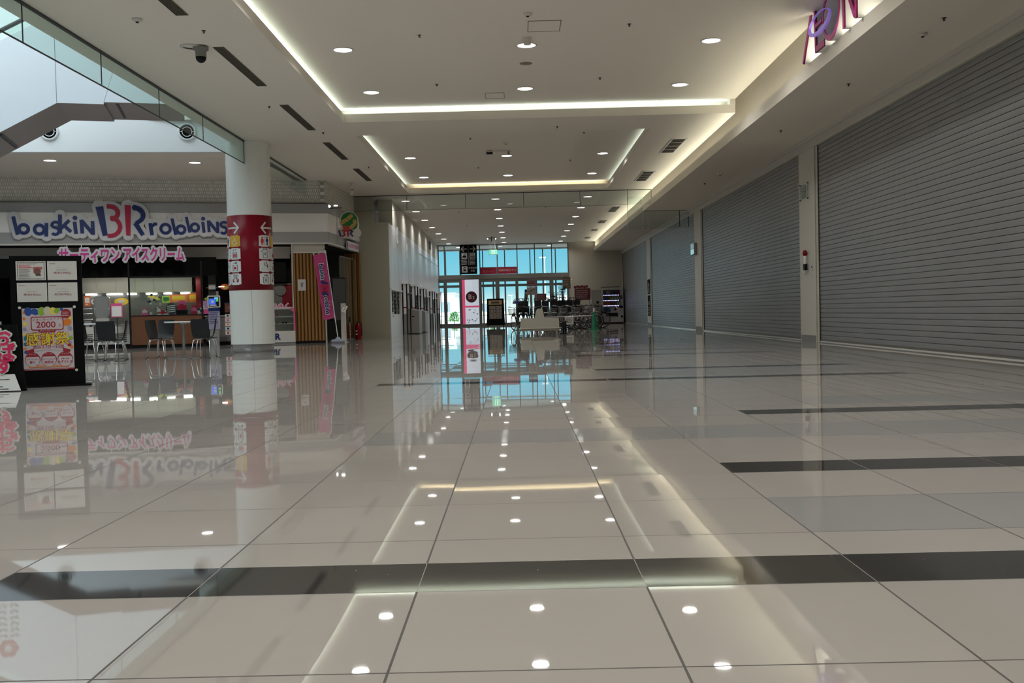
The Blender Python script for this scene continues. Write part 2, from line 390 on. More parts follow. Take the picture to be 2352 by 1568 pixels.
# closing roof over everything
c = MB()
c.box(-5.9, -12.2, 5.2, 6.4, 60.9, 5.4, M_ceil); c.box(-22, 22.9, 5.2, -5.9, 33.0, 5.4, M_ceil)
c.box(-22.2, -12.2, 9.2, -5.7, 33, 9.4, M_white)
struct(c.build('ceiling'))

# ---- right wall: piers and header round the roller shutters
XW = 5.8
piers = [(19.65, 20.85), (31.86, 33.18), (43.98, 45.44), (55.9, 56.4)]
w = MB()
w.box(XW - .02, -12, 3.8, 6.3, 56.3, 4.0, M_pier); w.box(XW - .035, -12, 3.775, XW + .02, 56.3, 3.815, M_cream); w.box(XW - .06, -12, 3.93, XW - .02, 56.3, 4.0, M_pier)
for a, b in piers:
    w.box(XW - .02, a + .12, 0, 6.3, b, 3.8, M_pier); w.box(XW + .0, a, 0, 6.3, a + .12, 3.8, M_cream); w.box(XW - .028, a + .11, 0, XW - .018, a + .13, 3.8, M_cream)
    w.box(XW - .026, b - .02, 0, XW - .016, b, 3.8, M_cream); w.box(XW - .026, a + .14, 0, XW - .018, b - .03, .13, M_grey)
w.box(6.3, -12, 0, 6.5, 56.4, 5.2, M_wall); w.box(XW - .02, -12, 0, 6.3, -6, 3.8, M_pier)
struct(w.build('wall_right'))
sh_labels = ['huge grey roller shutter filling the right edge, nearest the camera', 'wide grey roller shutter, second from the camera, with glints of reflected light',
             'grey roller shutter, third from the camera, with bright vertical streak', 'smallest and farthest grey roller shutter, beside the drinks vending machine']
spans = [(-6, 19.65), (20.85, 31.86), (33.18, 43.98), (45.44, 55.9)]
for (y0, y1), lb in zip(spans, sh_labels):
    t = thing('roller_shutter', lb, 'shutter', (XW, (y0 + y1) / 2, 0), 0, 'roller shutters along the right wall'); h = (y1 - y0) / 2
    m = MB(); pitch = .0844; n = int(3.74 / pitch)
    prof = []
    for i in range(n):
        z = .06 + i * pitch
        prof += [(.05, z), (.05, z + .006), (.018, z + .007), (.0165, z + .02), (.016, z + .045), (.0165, z + .068), (.018, z + .0834)]
    prof.append((.05, .06 + n * pitch))
    segs = 6; ys = [-h + 2 * h * k / segs for k in range(segs + 1)]
    vs = [(x, y, z) for y in ys for x, z in prof]; L = len(prof)
    m.add(vs, [(k * L + i, k * L + i + 1, (k + 1) * L + i + 1, (k + 1) * L + i) for k in range(segs) for i in range(L - 1)], M_shut)
    m.build('slat_curtain', t)
    m = MB(); m.box(0, -h, .012, .05, h, .035, M_offw); m.box(.01, -h, .035, .06, h, .065, M_alu); m.box(-.01, -h, 0, .06, h, .012, M_steel); m.build('bottom_bar', t)
    m = MB(); m.box(0, -h, 0, .07, -h + .035, 3.79, M_dgrey); m.build('guide_rail', t); m = MB(); m.box(0, h - .035, 0, .07, h, 3.79, M_dgrey); m.build('guide_rail', t)

# ---- far wall (right of the glazing), short beam and left hall wall
w = MB()
w.box(2.86, 56.3, 0, 6.5, 56.7, 5.2, M_wall); w.box(4.30, 55.9, 0, 4.34, 56.3, 4.0, M_wall) if False else None
w.box(-4.34, 56.25, ZC - .03, 2.86, 56.45, 5.2, M_wall)
struct(w.build('wall_far'))
M_panel = mat('hall_panel', (.74, .755, .79), .33)
w = MB()
Lx = lambda y: -4.04 - .30 * (y - 32.3) / 24.0
gates = [(36.2, 37.4), (39.6, 40.7), (43.8, 45.0), (49.2, 50.4), (54.4, 55.4)]
def wallq(y0, y1, z0, z1, m, d=.0, t=.12):
    x0, x1 = Lx(y0) + d, Lx(y1) + d
    w.add([(x0, y0, z0), (x1, y1, z0), (x1 - t, y1, z0), (x0 - t, y0, z0), (x0, y0, z1), (x1, y1, z1), (x1 - t, y1, z1), (x0 - t, y0, z1)],
          [(0, 3, 2, 1), (4, 5, 6, 7), (0, 1, 5, 4), (1, 2, 6, 5), (2, 3, 7, 6), (3, 0, 4, 7)], m)
wallq(32.52, 56.3, 1.9, 3.66, M_panel); wallq(33.6, 56.3, 3.66, ZC, M_wall)
wallq(32.3, 56.3, 3.52, 3.56, M_white, .01) if False else None
wallq(44.0, 56.3, 3.36, 3.41, M_white, .02)
y = 32.3
for k in range(20): wallq(32.9 + k * 1.2, 32.92 + k * 1.2, 1.9, 3.4, M_white, .004, .02)
ys = [32.52]
for a, b in gates: ys += [a, b]
ys.append(56.3)
for a, b in zip(ys[::2], ys[1::2]):
    wallq(a, b, 0, .75, M_panel); wallq(a, b, 1.55, 1.9, M_panel); wallq(a, min(b, a + .35), .75, 1.55, M_panel); wallq(max(a, b - .35), b, .75, 1.55, M_panel)
    wallq(a, b, 1.53, 1.58, M_white, .03)
for a, b in gates: wallq(a, b, 1.84, 1.9, M_panel)
w.box(-8, 33.6, 0, -5.2, 33.7, ZC, M_wall)
w.box(-5.3, 33.6, 0, -5.1, 57, ZC, M_wall)            # room behind the panelled wall
struct(w.build('wall_left'))
# beige pier that ends the cafe side
M_olive = mat('olive_beige_panel', (.37, .35, .275), .5)
w = MB()
w.box(-4.97, 32.3, 0, -4.04, 32.5, 3.66, M_olive); w.box(-5.5, 32.3, 0, -4.97, 32.5, ZC, M_olive); w.box(-4.97, 32.3, 3.66, -4.49, 32.5, ZC, M_olive); w.box(-4.49, 32.5, 3.6, -4.2, 33.6, 3.66, M_wall)
w.box(-4.49, 33.5, 3.66, -4.04, 33.6, ZC, M_cream); w.box(-5.5, 32.5, 0, -5.4, 33.6, ZC, M_wall)
struct(w.build('wall_left'))
# enclosing walls out of the picture (behind the camera, the well, beyond the cafe)
w = MB()
w.box(-22.2, -12.2, 0, 6.5, -12, 9.2, M_wall)
struct(w.build('wall_back'))
w = MB()
w.box(-22.2, -12, 0, -22, 33, 9.2, M_wall); w.box(-22, 32.9, 0, -5.4, 33.1, 5.2, M_wall); w.box(-6.07, -12, 4.66, -5.9, 23.2, 9.2, M_white)
struct(w.build('wall_left'))

# ---- open well on the left: far face with its round nozzles, upper wall
w = MB()
ang = math.atan2(.68, 4.38)
P0, P1 = (-22, 20.75), (-6.0, 23.24)
w.add([(P0[0], P0[1], 4.5), (P1[0], P1[1], 4.5), (P1[0], P1[1] + .2, 4.5), (P0[0], P0[1] + .2, 4.5), (P0[0], P0[1], 9.2), (P1[0], P1[1], 9.2), (P1[0], P1[1] + .2, 9.2), (P0[0], P0[1] + .2, 9.2)],
      [(0, 3, 2, 1), (4, 5, 6, 7), (0, 1, 5, 4), (1, 2, 6, 5), (2, 3, 7, 6), (3, 0, 4, 7)], M_white)
w.add([(P0[0], P0[1], 4.5), (P1[0], P1[1], 4.5), (P1[0], 24, 4.501), (P0[0], 24, 4.501)], [(0, 1, 2, 3)], M_ceil)
struct(w.build('wall_well'))
for px, lb in ((-7.34, 'round black-throated air nozzle on the white well wall, behind the glass edge'), (-10.24, 'round air nozzle partly hidden behind the sloping escalator underside')):
    yy = 20.75 + (px + 22) / 16 * 2.49
    t = thing('air_nozzle', lb, 'air vent', (px, yy, 4.95), math.atan2(2.49, 16), 'round nozzles on the well wall')
    m = MB(); m.lathe([(.20, 0), (.20, .05), (.165, .07), (.155, .03), (.155, -.03)], M_white, 32); m.build('rim', t, rot=(PI / 2, 0, 0))
    m = MB(); m.disc(0, 0, .156, -.012, -.004, M_mblack, 32); m.build('throat', t)
    m = MB(); m.ring(0, 0, .10, .112, -.05, -.02, M_white, 32); [m.stroke([(.105 * math.cos(a), .105 * math.sin(a)), (.16 * math.cos(a), .16 * math.sin(a))], .01, -.05, -.03, M_white) for a in (0, PI)]; m.build('inner_ring', t)

# ---- escalator crossing the well: brown-grey underside, white cladding
M_under = mat('escalator_underside', (.30, .27, .26), .5)
M_clad = mat('escalator_cladding', (.72, .75, .80), .22)
t = thing('escalator', 'white clad escalator rising across the open well, seen from below with grey-brown underside', 'escalator', (-7.55, 18.9, 4.735), math.radians(15.5))
m = MB()   # outline of the truss seen from the side: landing on the right, slope down to the left
Lz = [(1.35, .04), (-.0, .04), (-.0, .0), (-.8, 0), (-8.4, -4.38), (-9.2, -4.62), (-11.2, -4.62)]
yb = [0, 1.7]
for (a, za), (b, zb) in zip(Lz, Lz[1:]): m.quad((a, yb[0], za), (b, yb[0], zb), (b - .0, yb[1], zb), (a, yb[1], za), M_under)
m.build('underside', t)
for xx, zz in ((-1.80, -.575), (.20, .038)):
    m = MB(); m.box(xx, .1, zz - .03 if xx < 0 else zz - .008, xx + .05, 1.5, zz, M_dgrey); m.build('joint_strip', t)
m = MB(); top = [(1.35, 1.63), (.5, 1.63), (.5, 1.63), (-.8, 1.61), (-8.4, -2.77), (-9.2, -3.05), (-11.2, -3.05)]
poly = [p for p in Lz] + [p for p in reversed(top)]
for (p, q), (r_, s_) in zip(zip(Lz, Lz[1:]), zip(top, top[1:])):
    for yy in (-.012, 1.70): m.quad((p[0], yy, p[1]), (q[0], yy, q[1]), (s_[0], yy, s_[1]), (r_[0], yy, r_[1]), M_clad)
m.box(-.805, -.016, 0.01, -.797, -.010, 1.6, M_grey)
for (a, za), (b, zb) in zip(top, top[1:]):
    if a != b: m.quad((a, 0, za), (b, 0, zb), (b, 1.70, zb), (a, 1.70, za), M_clad)
m.build('side_cladding', t)
m = MB()   # floral decal: red blossom and leaf garlands
fx, fz = -1.95, .476
for a in range(6): m.disc(fx + .10 * math.cos(a * PI / 3), fz + .10 * math.sin(a * PI / 3), .075, -.018, -.013, M_rred, 12)
m.ring(fx, fz, .035, .06, -.021, -.018, M_white, 10)
for a in range(9): m.stroke([(fx + .06 * math.cos(a * .7), fz + .06 * math.sin(a * .7)), (fx + .13 * math.cos(a * .7), fz + .13 * math.sin(a * .7))], .008, -.021, -.018, M_white)
for gx in (-1.83, -2.03):
    for k in range(6):
        zz = .24 - k * .11
        for sgn in (-1, 1): m.disc(gx + sgn * .04, zz, .045, -.018, -.013, M_grey, 10, .02, sgn * .6)
m.build('flower_decal', t)
m = MB()
for (a, za), (b, zb) in zip(top[3:], top[4:]): m.quad((a, .1, za), (b, .1, zb), (b, .1, zb + .19), (a, .1, za + .19), M_gglass)
m.build('glass_balustrade', t)
m = MB(); m.tube([(a, .1, za + .21) for a, za in top[3:]], .04, M_dgrey); m.tube([(a, .1, za + .02) for a, za in top[3:]], .025, M_white); m.build('handrail', t)

# ---- glass smoke barriers hung below the ceiling
t = thing('smoke_barrier', 'long green-tinted glass smoke barrier hanging along the edge of the open well', 'glass barrier', (-5.73, 0, 4.5))
joints = [11.98 - 2.3 * 5 + 2.3 * k for k in range(0, 1)]
ys_ = [-6, -1, 3.3, 7.6, 11.95, 14.26, 16.25, 18.1, 19.9, 21.75]
ys_ = [-3.9, -1.6, .7, 3.0, 5.3, 7.6, 9.75, 12.03, 14.30, 16.6, 18.9, 21.72]
for a, b in zip(ys_, ys_[1:]):
    m = MB(); m.box(-.004, a + .006, -.475, .004, b - .006, -.03, M_gglass); m.build('glass_pane', t)
m = MB(); m.box(-.02, ys_[0], -.03, .02, ys_[-1], .0, M_dgrey); m.box(-.008, ys_[0], -.49, .008, ys_[-1], -.475, M_dgrey)
for a in ys_[1:]: m.box(-.006, a - .006, -.48, .006, a + .006, -.02, M_dgrey)
m.build('edge_frame', t)
t = thing('smoke_barrier', 'short glass smoke barrier between the round column and the cafe tile wall', 'glass barrier', (-5.73, 22.7, 4.5))
m = MB(); m.box(-.004, 0, -.475, .004, 5.4, -.03, M_gglass); m.build('glass_pane', t)
m = MB(); m.box(-.015, 0, -.03, .015, 5.4, 0, M_dgrey); m.build('edge_frame', t)
t = thing('smoke_barrier', 'glass smoke barrier hung across the whole hall ceiling', 'glass barrier', (0, 32.3, 4.5))
xs = [-5.3, -3.42, -1.57, .27, 2.05, 3.55, 4.30]
for a, b in zip(xs, xs[1:]):
    m = MB(); m.box(a + .006, -.004, -.47, b - .006, .004, -.02, M_smoke); m.build('glass_pane', t)
m = MB(); m.box(xs[0], -.02, -.02, xs[-1], .02, .0, M_dgrey)
for a in xs: m.box(a - .007, -.006, -.475, a + .007, .006, 0, M_dgrey)
m.box(xs[0], -.006, -.478, xs[-2], .006, -.470, M_dgrey)
m.build('edge_frame', t)
t = thing('smoke_barrier', 'deep glass smoke barrier below the right-hand soffit beside the shutters', 'glass barrier', (4.7, 34.2, 4.0))
m = MB(); m.box(-.95, -.004, -.60, -.45, .004, .48, M_smoke); m.build('glass_pane', t)
m = MB(); m.box(-.42, -.004, -.60, 1.08, .004, -.01, M_smoke); m.build('glass_pane', t)
m = MB(); m.box(-.42, -.015, -.012, 1.08, .015, 0, M_dgrey)
for a in (-.95, -.45, -.28): m.box(a - .006, -.006, -.6, a + .006, .006, .48 if a < -.4 else 0, M_cream)
for a in (.78, 1.08): m.box(a - .012, -.006, -.55, a + .012, .006, 0, M_dgrey)
m.build('edge_frame', t)

# ================================================================== CEILING FITTINGS
lights = []
def down_proto():
    t = thing('downlight', 'x', 'ceiling light', (0, 0, 0), 0, 'x')
    m = MB(); m.lathe([(.150, .0), (.158, -.008), (.140, -.012), (.132, .005)], M_white, 28); m.build('trim_ring', t)
    m = MB(); m.lathe([(.001, -.006), (.09, -.006), (.132, -.004)], M_lens, 28, sm=False); m.build('lens', t)
    return t
D0 = down_proto(); d_used = [False]
def downlight(x, y, z, label, group, P=14, col=(1, .985, .93), spread=150):
    if not d_used[0]: t = D0; d_used[0] = True; t.location = (x, y, z - .001); t['label'] = label
    else: t = copy_tree(D0, (x, y, z - .001), label=label)
    t['group'] = group
    lamp('downlight_lamp', 'AREA', (x, y, z - .02), P * 1.4, col, shape='DISK', size=.24, spread=math.radians(spread))
    return t
cols = {-1: 'left', 0: 'middle', 1: 'right'}
for k, yy in enumerate((18.6, 15.6, 12.6, 9.6, 6.6, 3.6, .6, -2.4, -5.4)):  # rows past the second are out of view, added for lighting
    for j, xx in zip((-1, 0, 1), (-2.56, .23, 3.03)):
        nm = ['farther', 'nearer'][k] if k < 2 else ['third', 'fourth', 'fifth', 'sixth', 'seventh', 'eighth', 'ninth'][k - 2]
        lb = f'{nm} round downlight of the {cols[j]} file in the large raised ceiling' if k < 2 else f'round downlight overhead in {nm} row from the beam, {cols[j]} file, above the frame'
        downlight(xx, yy, ZT, lb, 'downlights in the large raised ceiling', 17)
for k, yy in enumerate((26.46, 30.25)):
    for j, xx in zip((-1, 0, 1), (-2.68, -.19, 2.29)):
        downlight(xx, yy, ZT, f"{['nearer', 'farther'][k]} round downlight of the {cols[j]} file in the small raised ceiling", 'downlights in the small raised ceiling', 13)
ordn = ['nearest', 'second nearest', 'third', 'fourth', 'fifth', 'sixth', 'farthest']
for k in range(7):
    for j, xx in zip((-1, 0, 1), (-3.64, -.65, 2.41)):
        downlight(xx, 33.98 + 3.52 * k, ZC, f'{ordn[k]} round downlight of the {cols[j]} row beyond the glass barrier', 'downlights in the far hall ceiling', 9)
downlight(-10.77, 23.72, ZC, 'round downlight above the cafe fascia, left one', 'downlights in front of the cafe', 36)
downlight(-7.67, 24.58, ZC, 'round downlight above the cafe fascia, nearer the round column', 'downlights in front of the cafe', 36)
for k in range(6): downlight(-11.0 if k % 2 else -17.5, 28.0, ZC - .9, 'x', 'x', 5) if False else None
# small wall washers above the left hall wall
t0 = None
for k in range(9):
    yy = 33.0 + k * 2.6; xx = Lx(yy) + .22
    if t0 is None:
        t0 = thing('wall_washer', 'x', 'ceiling light', (xx, yy, ZC), 0, 'small spots washing the left hall wall')
        m = MB(); m.lathe([(.055, 0), (.06, -.006), (.04, -.01)], M_white, 16); m.build('trim_ring', t0); q = t0
    else: q = copy_tree(t0, (xx, yy, ZC))
    q['label'] = 'tiny recessed spot washing the panelled left wall, ' + ['nearest', 'second', 'third', 'fourth', 'fifth', 'sixth', 'seventh', 'eighth', 'farthest'][k] + ' from the beige pier'
    lamp('wall_washer_lamp', 'SPOT', (xx, yy, ZC - .03), 55, (1, .98, .92), (0, math.radians(-9), 0), spot_size=math.radians(42), spot_blend=.7, shadow_soft_size=.03)
# linear slot vents left of the raised ceilings
M_slat = mat('vent_slat', (.20, .17, .13), .5)
vents = [(8.25, 10.7), (10.3, 12.72), (14.25, 16.68), (18.2, 20.69), (22.22, 24.68), (26.25, 28.68)]
vl = ['cut off by the top edge', 'beside the dome camera', 'third from the camera', 'beside the corner of the large raised ceiling', 'beside the small raised ceiling', 'farthest, above the hanging sign']
for (a, b), lb in list(zip(vents, vl))[1:]:
    t = thing('slot_vent', 'long dark slotted ceiling vent, ' + lb, 'air vent', (-4.07, (a + b) / 2, ZC), 0, 'long slot vents in the left ceiling'); h = (b - a) / 2
    m = MB(); m.box(-.075, -h, -.004, .075, h, .0, M_mblack); m.build('throat', t)
    m = MB(); [m.box(-.075 + .0214 * k, -h, -.010, -.069 + .0214 * k, h, -.002, M_slat) for k in range(8)]; [m.box(-.075, yy, -.009, .075, yy + .012, -.001, M_slat) for yy in (-h, h - .012)]; m.build('slats', t)
# square return grilles on the right
gl = [(22.84, 24.85, 'nearest'), (28.1, 30.15, 'second nearest'), (37.4, 39.4, 'third'), (43.0, 44.4, 'fourth'), (47.5, 48.6, 'fifth'), (52.3, 53.6, 'farthest')]
for a, b, lb in gl:
    t = thing('ceiling_grille', f'{lb} white-framed rectangular air grille near the bright right ceiling edge', 'air vent', (3.70, (a + b) / 2, ZC), 0, 'air grilles in the right ceiling'); h = (b - a) / 2
    m = MB()
    for x0, x1, y0, y1 in ((-.17, -.145, -h, h), (.145, .17, -h, h), (-.17, .17, -h, -h + .03), (-.17, .17, h - .03, h)): m.box(x0, y0, -.012, x1, y1, 0, M_white)
    m.build('frame', t)
    m = MB(); m.box(-.145, -h + .03, -.003, .145, h - .03, -.001, M_mblack); m.build('backing', t)
    m = MB(); m.box(-.145, -.03, -.010, .145, .03, -.003, M_offw); [m.box(-.145 + .0265 * k, -h + .03, -.010, -.139 + .0265 * k, h - .03, -.003, M_slat) for k in range(12)]; [m.box(-.145, s * h / 2 - .02, -.011, .145, s * h / 2 + .02, -.003, M_offw) for s in (-1, 1)]; m.build('louvre', t)
# access hatches, detectors, speakers, sprinklers, cameras
for x, y, w_, h_, z, lb in ((.47, 14.42 * 1.012, .47, .55, ZT, 'square access hatch in the large raised ceiling, nearest the lit central downlight'), (-.33, 19.15, .36, .5, ZT, 'square access hatch next to the lit far cove')):
    t = thing('access_hatch', lb, 'ceiling hatch', (x, y, z)); m = MB()
    for x0, x1, y0, y1 in ((-w_ / 2, -w_ / 2 + .012, -h_ / 2, h_ / 2), (w_ / 2 - .012, w_ / 2, -h_ / 2, h_ / 2), (-w_ / 2, w_ / 2, -h_ / 2, -h_ / 2 + .012), (-w_ / 2, w_ / 2, h_ / 2 - .012, h_ / 2)): m.box(x0, y0, -.006, x1, y1, 0, M_slat)
    m.build('frame', t)
    m = MB(); m.box(-w_ / 2 + .012, -h_ / 2 + .012, -.003, w_ / 2 - .012, h_ / 2 - .012, 0, M_ceil); m.build('panel', t)
t = thing('ceiling_projector', 'small white cylinder lamp hanging above the bright central downlight', 'ceiling fitting', (.235, 15.2, ZT)); m = MB(); m.cyl((0, 0, 0), (0, 0, -.10), .062, M_offw, .055, 20); m.build('body', t)
t = thing('ceiling_speaker', 'flat round speaker grille between the two central downlights', 'speaker', (.23, 16.75, ZT)); m = MB(); m.lathe([(.001, -.006), (.10, -.006), (.105, 0)], M_slat, 24); m.build('grille', t)
for x, y, z, lb in ((.23, 13.95, ZT, 'tiny white smoke detector at the very top centre'), (-4.67, 12.83, ZC, 'small white smoke detector with black tip, left of the dome camera'), (5.01, 12.55, 4.0, 'round white smoke detector under the right soffit, nearest the camera'),
                    (5.05, 25.2, 4.0, 'round white smoke detector under the right soffit, farther one'), (-.19, 24.4, ZT, 'small detector in front of the small raised ceiling lights')):
    t = thing('smoke_detector', lb, 'smoke detector', (x, y, z), 0, 'smoke detectors'); m = MB(); m.lathe([(.06, 0), (.062, -.015), (.05, -.03), (.03, -.04), (.001, -.04)], M_offw, 20); m.build('housing', t)
    m = MB(); m.lathe([(.022, -.04), (.018, -.052), (.001, -.054)], M_black, 14); m.build('sensor', t)
sprk = [(962, 72), (1443, 58), (1006, 196), (1395, 184)]
SP = [(-1.33, 14.9, ZT), (1.68, 14.6, ZT), (-1.33, 18.1, ZT), (1.53, 17.9, ZT), (-4.02, 13.43, ZC), (-4.35, 18.3, ZC), (-3.9, 21.0, ZC), (-3.7, 26.0, ZC), (.9, 21.0, ZC), (1.6, 23.3, ZT), (-1.0, 23.7, ZT), (-1.0, 28.5, ZT), (1.5, 27.5, ZT),
      (5.0, 11.9, 4.0), (5.0, 15.3, 4.0), (5.0, 19.2, 4.0), (5.0, 27.0, 4.0), (5.0, 40.0, 4.0), (-2.1, 38, ZC), (1.1, 37, ZC), (-2.1, 44, ZC), (1.1, 45, ZC)]
sl = ['in the large raised ceiling, near left', 'in the large raised ceiling, near right', 'in the large raised ceiling, far left', 'in the large raised ceiling, far right', 'just below the dome camera', 'left of the third slot vent', 'by the corner of the large raised ceiling',
      'left of the small raised ceiling', 'in the band between the raised ceilings', 'in the small raised ceiling, near right', 'in the small raised ceiling, near left', 'in the small raised ceiling, far left', 'in the small raised ceiling, far right',
      'under the right soffit, nearest the camera', 'under the right soffit, second', 'under the right soffit, third', 'under the right soffit by the deep glass barrier', 'under the right soffit, farthest', 'beyond the glass barrier, near left', 'beyond the glass barrier, near right', 'beyond the glass barrier, far left', 'beyond the glass barrier, far right']
s0 = None
for (x, y, z), lb in zip(SP, sl):
    if s0 is None:
        s0 = thing('sprinkler', 'x', 'sprinkler', (x, y, z), 0, 'ceiling sprinklers'); m = MB(); m.lathe([(.028, 0), (.03, -.004), (.012, -.006), (.010, -.03), (.018, -.034), (.001, -.034)], M_dgrey, 12); m.build('head', s0); q = s0
    else: q = copy_tree(s0, (x, y, z))
    q['label'] = 'tiny dark sprinkler head ' + lb
t = thing('dome_camera', 'white dome security camera with black bubble under the left ceiling', 'security camera', (-4.30, 14.2, ZC))
m = MB(); m.lathe([(.14, 0), (.142, -.012), (.10, -.02)], M_offw, 28, c=(-.13, -.03, 0)); m.build('ceiling_rose', t)
m = MB(); m.lathe([(.105, -.012), (.105, -.05), (.076, -.055), (.074, -.15)], mat('camera_shell', (.22, .22, .20), .4), 28); m.build('housing', t)
m = MB(); m.lathe([(.074, -.15)] + [(.072 * math.cos(a), -.152 - .075 * math.sin(a)) for a in [i * PI / 16 for i in range(9)]], M_black, 28); m.build('bubble', t)
t = thing('ceiling_camera', 'small black-ended camera arm under the small raised ceiling', 'security camera', (-.33, 25.6, ZT - .02))
m = MB(); m.box(-.2, -.02, -.01, .25, .02, .02, M_offw); m.build('arm', t); m = MB(); m.box(-.36, -.05, -.07, -.2, .05, -.02, M_black); m.build('camera_body', t); m = MB(); m.box(.17, -.03, -.1, .22, .03, -.01, M_grey); m.build('bracket', t)
# exit sign on its rod
M_exit = mat('exit_lit', (.5, .8, .6), .5, emit=(.55, .95, .75), estr=.9)
t = thing('hanging_guide_sign', 'slim white guide light hanging on a rod left of the hall', 'sign', (-4.62, 29.0, ZC))
m = MB(); m.cyl((0, 0, 0), (0, 0, -.10), .015, M_offw); m.cyl((0, 0, 0), (0, 0, -.02), .05, M_offw); m.build('rod', t)
m = MB(); m.rbox(-.045, -.05, -.36, .045, .05, -.09, .01, M_offw); m.build('housing', t); m = MB(); m.box(.0, -.055, -.16, .035, -.05, -.12, M_white); m.box(.0, -.055, -.32, .035, -.05, -.24, M_white); m.box(-.0, -.057, -.22, .036, -.05, -.19, M_black); m.build('lit_face', t)
t = thing('exit_sign', 'small green and white exit light hanging in front of the glass doors', 'sign', (-1.18, 52.0, ZC))
m = MB(); [m.cyl((s * .1, 0, 0), (s * .1, 0, -.58), .012, M_offw) for s in (-1, 1)]; m.build('rod', t)
m = MB(); m.box(-.22, -.04, -.83, .22, .04, -.57, M_offw); m.build('housing', t); m = MB(); m.box(-.21, -.045, -.82, .21, -.04, -.58, mat('exit_green', (.1, .5, .3), .5, emit=(.25, .75, .5), estr=.7)); m.box(-.08, -.05, -.8, .08, -.045, -.6, M_exit); m.disc(.0, -.64, .02, -.054, -.05, M_dgrey, 8); m.stroke([(0, -.66), (-.01, -.72), (.04, -.77)], .018, -.054, -.05, M_dgrey); m.stroke([(-.01, -.72), (-.05, -.77)], .018, -.054, -.05, M_dgrey); m.build('pictogram', t)
t = thing('cross_spotlight', 'cluster of small spotlights on the ceiling before the exit light', 'ceiling light', (-1.2, 50.5, ZC)); m = MB(); m.cyl((0, 0, 0), (0, 0, -.25), .02, M_dgrey); m.box(-.22, -.02, -.1, .22, .02, -.07, M_dgrey); m.build('stem', t)
for s in (-1, 1): m = MB(); m.cyl((s * .2, 0, -.16), (s * .2, .0, -.08), .05, M_dgrey); m.disc(s * .2, -.13, .03, -.06, -.055, M_lens, 10); m.build('spot_head', t)

# ---- magenta letters on the right cove
t = thing('mall_name_sign', 'magenta outlined channel letters of the mall name on the lit right cove', 'sign', (4.2, 14.85, 4.2), -PI / 2)
# local x runs toward the camera, local y into the wall
def channel(name, strokes, closed=()):
    m = MB()
    for pts, w_, w1 in strokes:
        m.stroke(pts, w_, .0, .44, M_white, w1=w1)
        m.stroke(pts, w_, -.012, .0, M_mag, w1=w1)
        m.stroke(pts, w_ + .02, .0, .012, mat('dark_magenta', (.16, .008, .06), .4), w1=w1 + .02)
    m.build(name, t); return m
H = .67
channel('letter_a', [([(.03, 0), (.50, H)], .045, .05)])
channel('letter_e', [([(.62, H), (.66, 0)], .07, .05), ([(.50, H - .035), (1.02, H - .035)], .07, .07), ([(.65, .04), (1.03, .04)], .075, .075), ([(.64, .36), (.94, .36)], .05, .05)])
m = MB(); cxo, czo = 1.35, .335
for i in range(40):
    a, b = 2 * PI * i / 40, 2 * PI * (i + 1) / 40
    def e_(t_, k): w_ = (.030 + .045 * abs(math.sin(t_))) if k else 0; return (cxo + (.36 - w_) * math.cos(t_), czo + (.345 - w_) * math.sin(t_))
    q = [e_(a, 0), e_(b, 0), e_(b, 1), e_(a, 1)]
    m.prism(q, 0, .44, M_white); m.prism(q, -.012, 0, M_mag)
m.build('letter_o', t)
channel('letter_n', [([(1.86, 0), (1.84, H)], .05, .05), ([(1.84, H - .02), (2.28, .05)], .06, .075), ([(2.32, 0), (2.32, H)], .045, .045)])
m = MB()
M_viol = mat('violet', (.42, .26, 1.0), .35, emit=(.45, .3, 1.0), estr=.2)
for i in range(44):
    a, b = 2 * PI * i / 44, 2 * PI * (i + 1) / 44
    def e2(t_, k):
        x_, z_ = ((.455 if k else .47) * math.cos(t_), (.118 if k else .145) * math.sin(t_) + (.024 if k else 0)); r = .0
        return (.93 + x_ * math.cos(r) - z_ * math.sin(r), .33 + x_ * math.sin(r) + z_ * math.cos(r))
    m.prism([e2(a, 0), e2(b, 0), e2(b, 1), e2(a, 1)], -.05, -.015, M_viol)
m.build('orbit_ring', t)
# ================================================================== ROUND COLUMN with direction band
RC = .47
t = thing('round_column', 'white round column with a dark red direction band of pictograms', 'column', (-5.78, 22.2, 0), math.radians(14.5))
M_colw = mat('column_panel', (.80, .81, .77), .22)
m = MB(); m.lathe([(RC, .17), (RC, 1.33)], M_colw, 64); m.box(-.003, -RC - .002, .17, .003, -RC + .004, 1.33, M_grey); m.build('lower_shaft', t)
m = MB(); m.lathe([(RC, 2.93), (RC, 4.5)], M_colw, 64); m.build('upper_shaft', t)
m = MB(); m.lathe([(RC - .03, 0), (RC - .03, .17), (RC, .17)], M_steel, 64); m.build('steel_plinth', t)
m = MB(); m.lathe([(RC, 1.33), (RC + .006, 1.33), (RC + .006, 2.93), (RC, 2.93)], M_crim, 64); band = m.build('sign_band', t)
def wrap(v):
    r = RC + .008 - v[1]; a = v[0] / RC
    return (r * math.sin(a), -r * math.cos(a), v[2])
M_plate = mat('plate_white', (.74, .75, .74), .3); M_yel = mat('plate_yellow', (.72, .42, .06), .35)
def plate(x0, z0, col, draw, w_=.285, h_=.245):
    m = MB(); m.fn = wrap; n = 6
    for i in range(n): m.box(x0 + w_ * i / n, -.002, z0 + (.012 if i in (0, n - 1) else 0), x0 + w_ * (i + 1) / n, 0, z0 + h_ - (.012 if i in (0, n - 1) else 0), col)
    draw(m, x0 + w_ / 2, z0 + h_ / 2); return m.build('pictogram_plate', band)
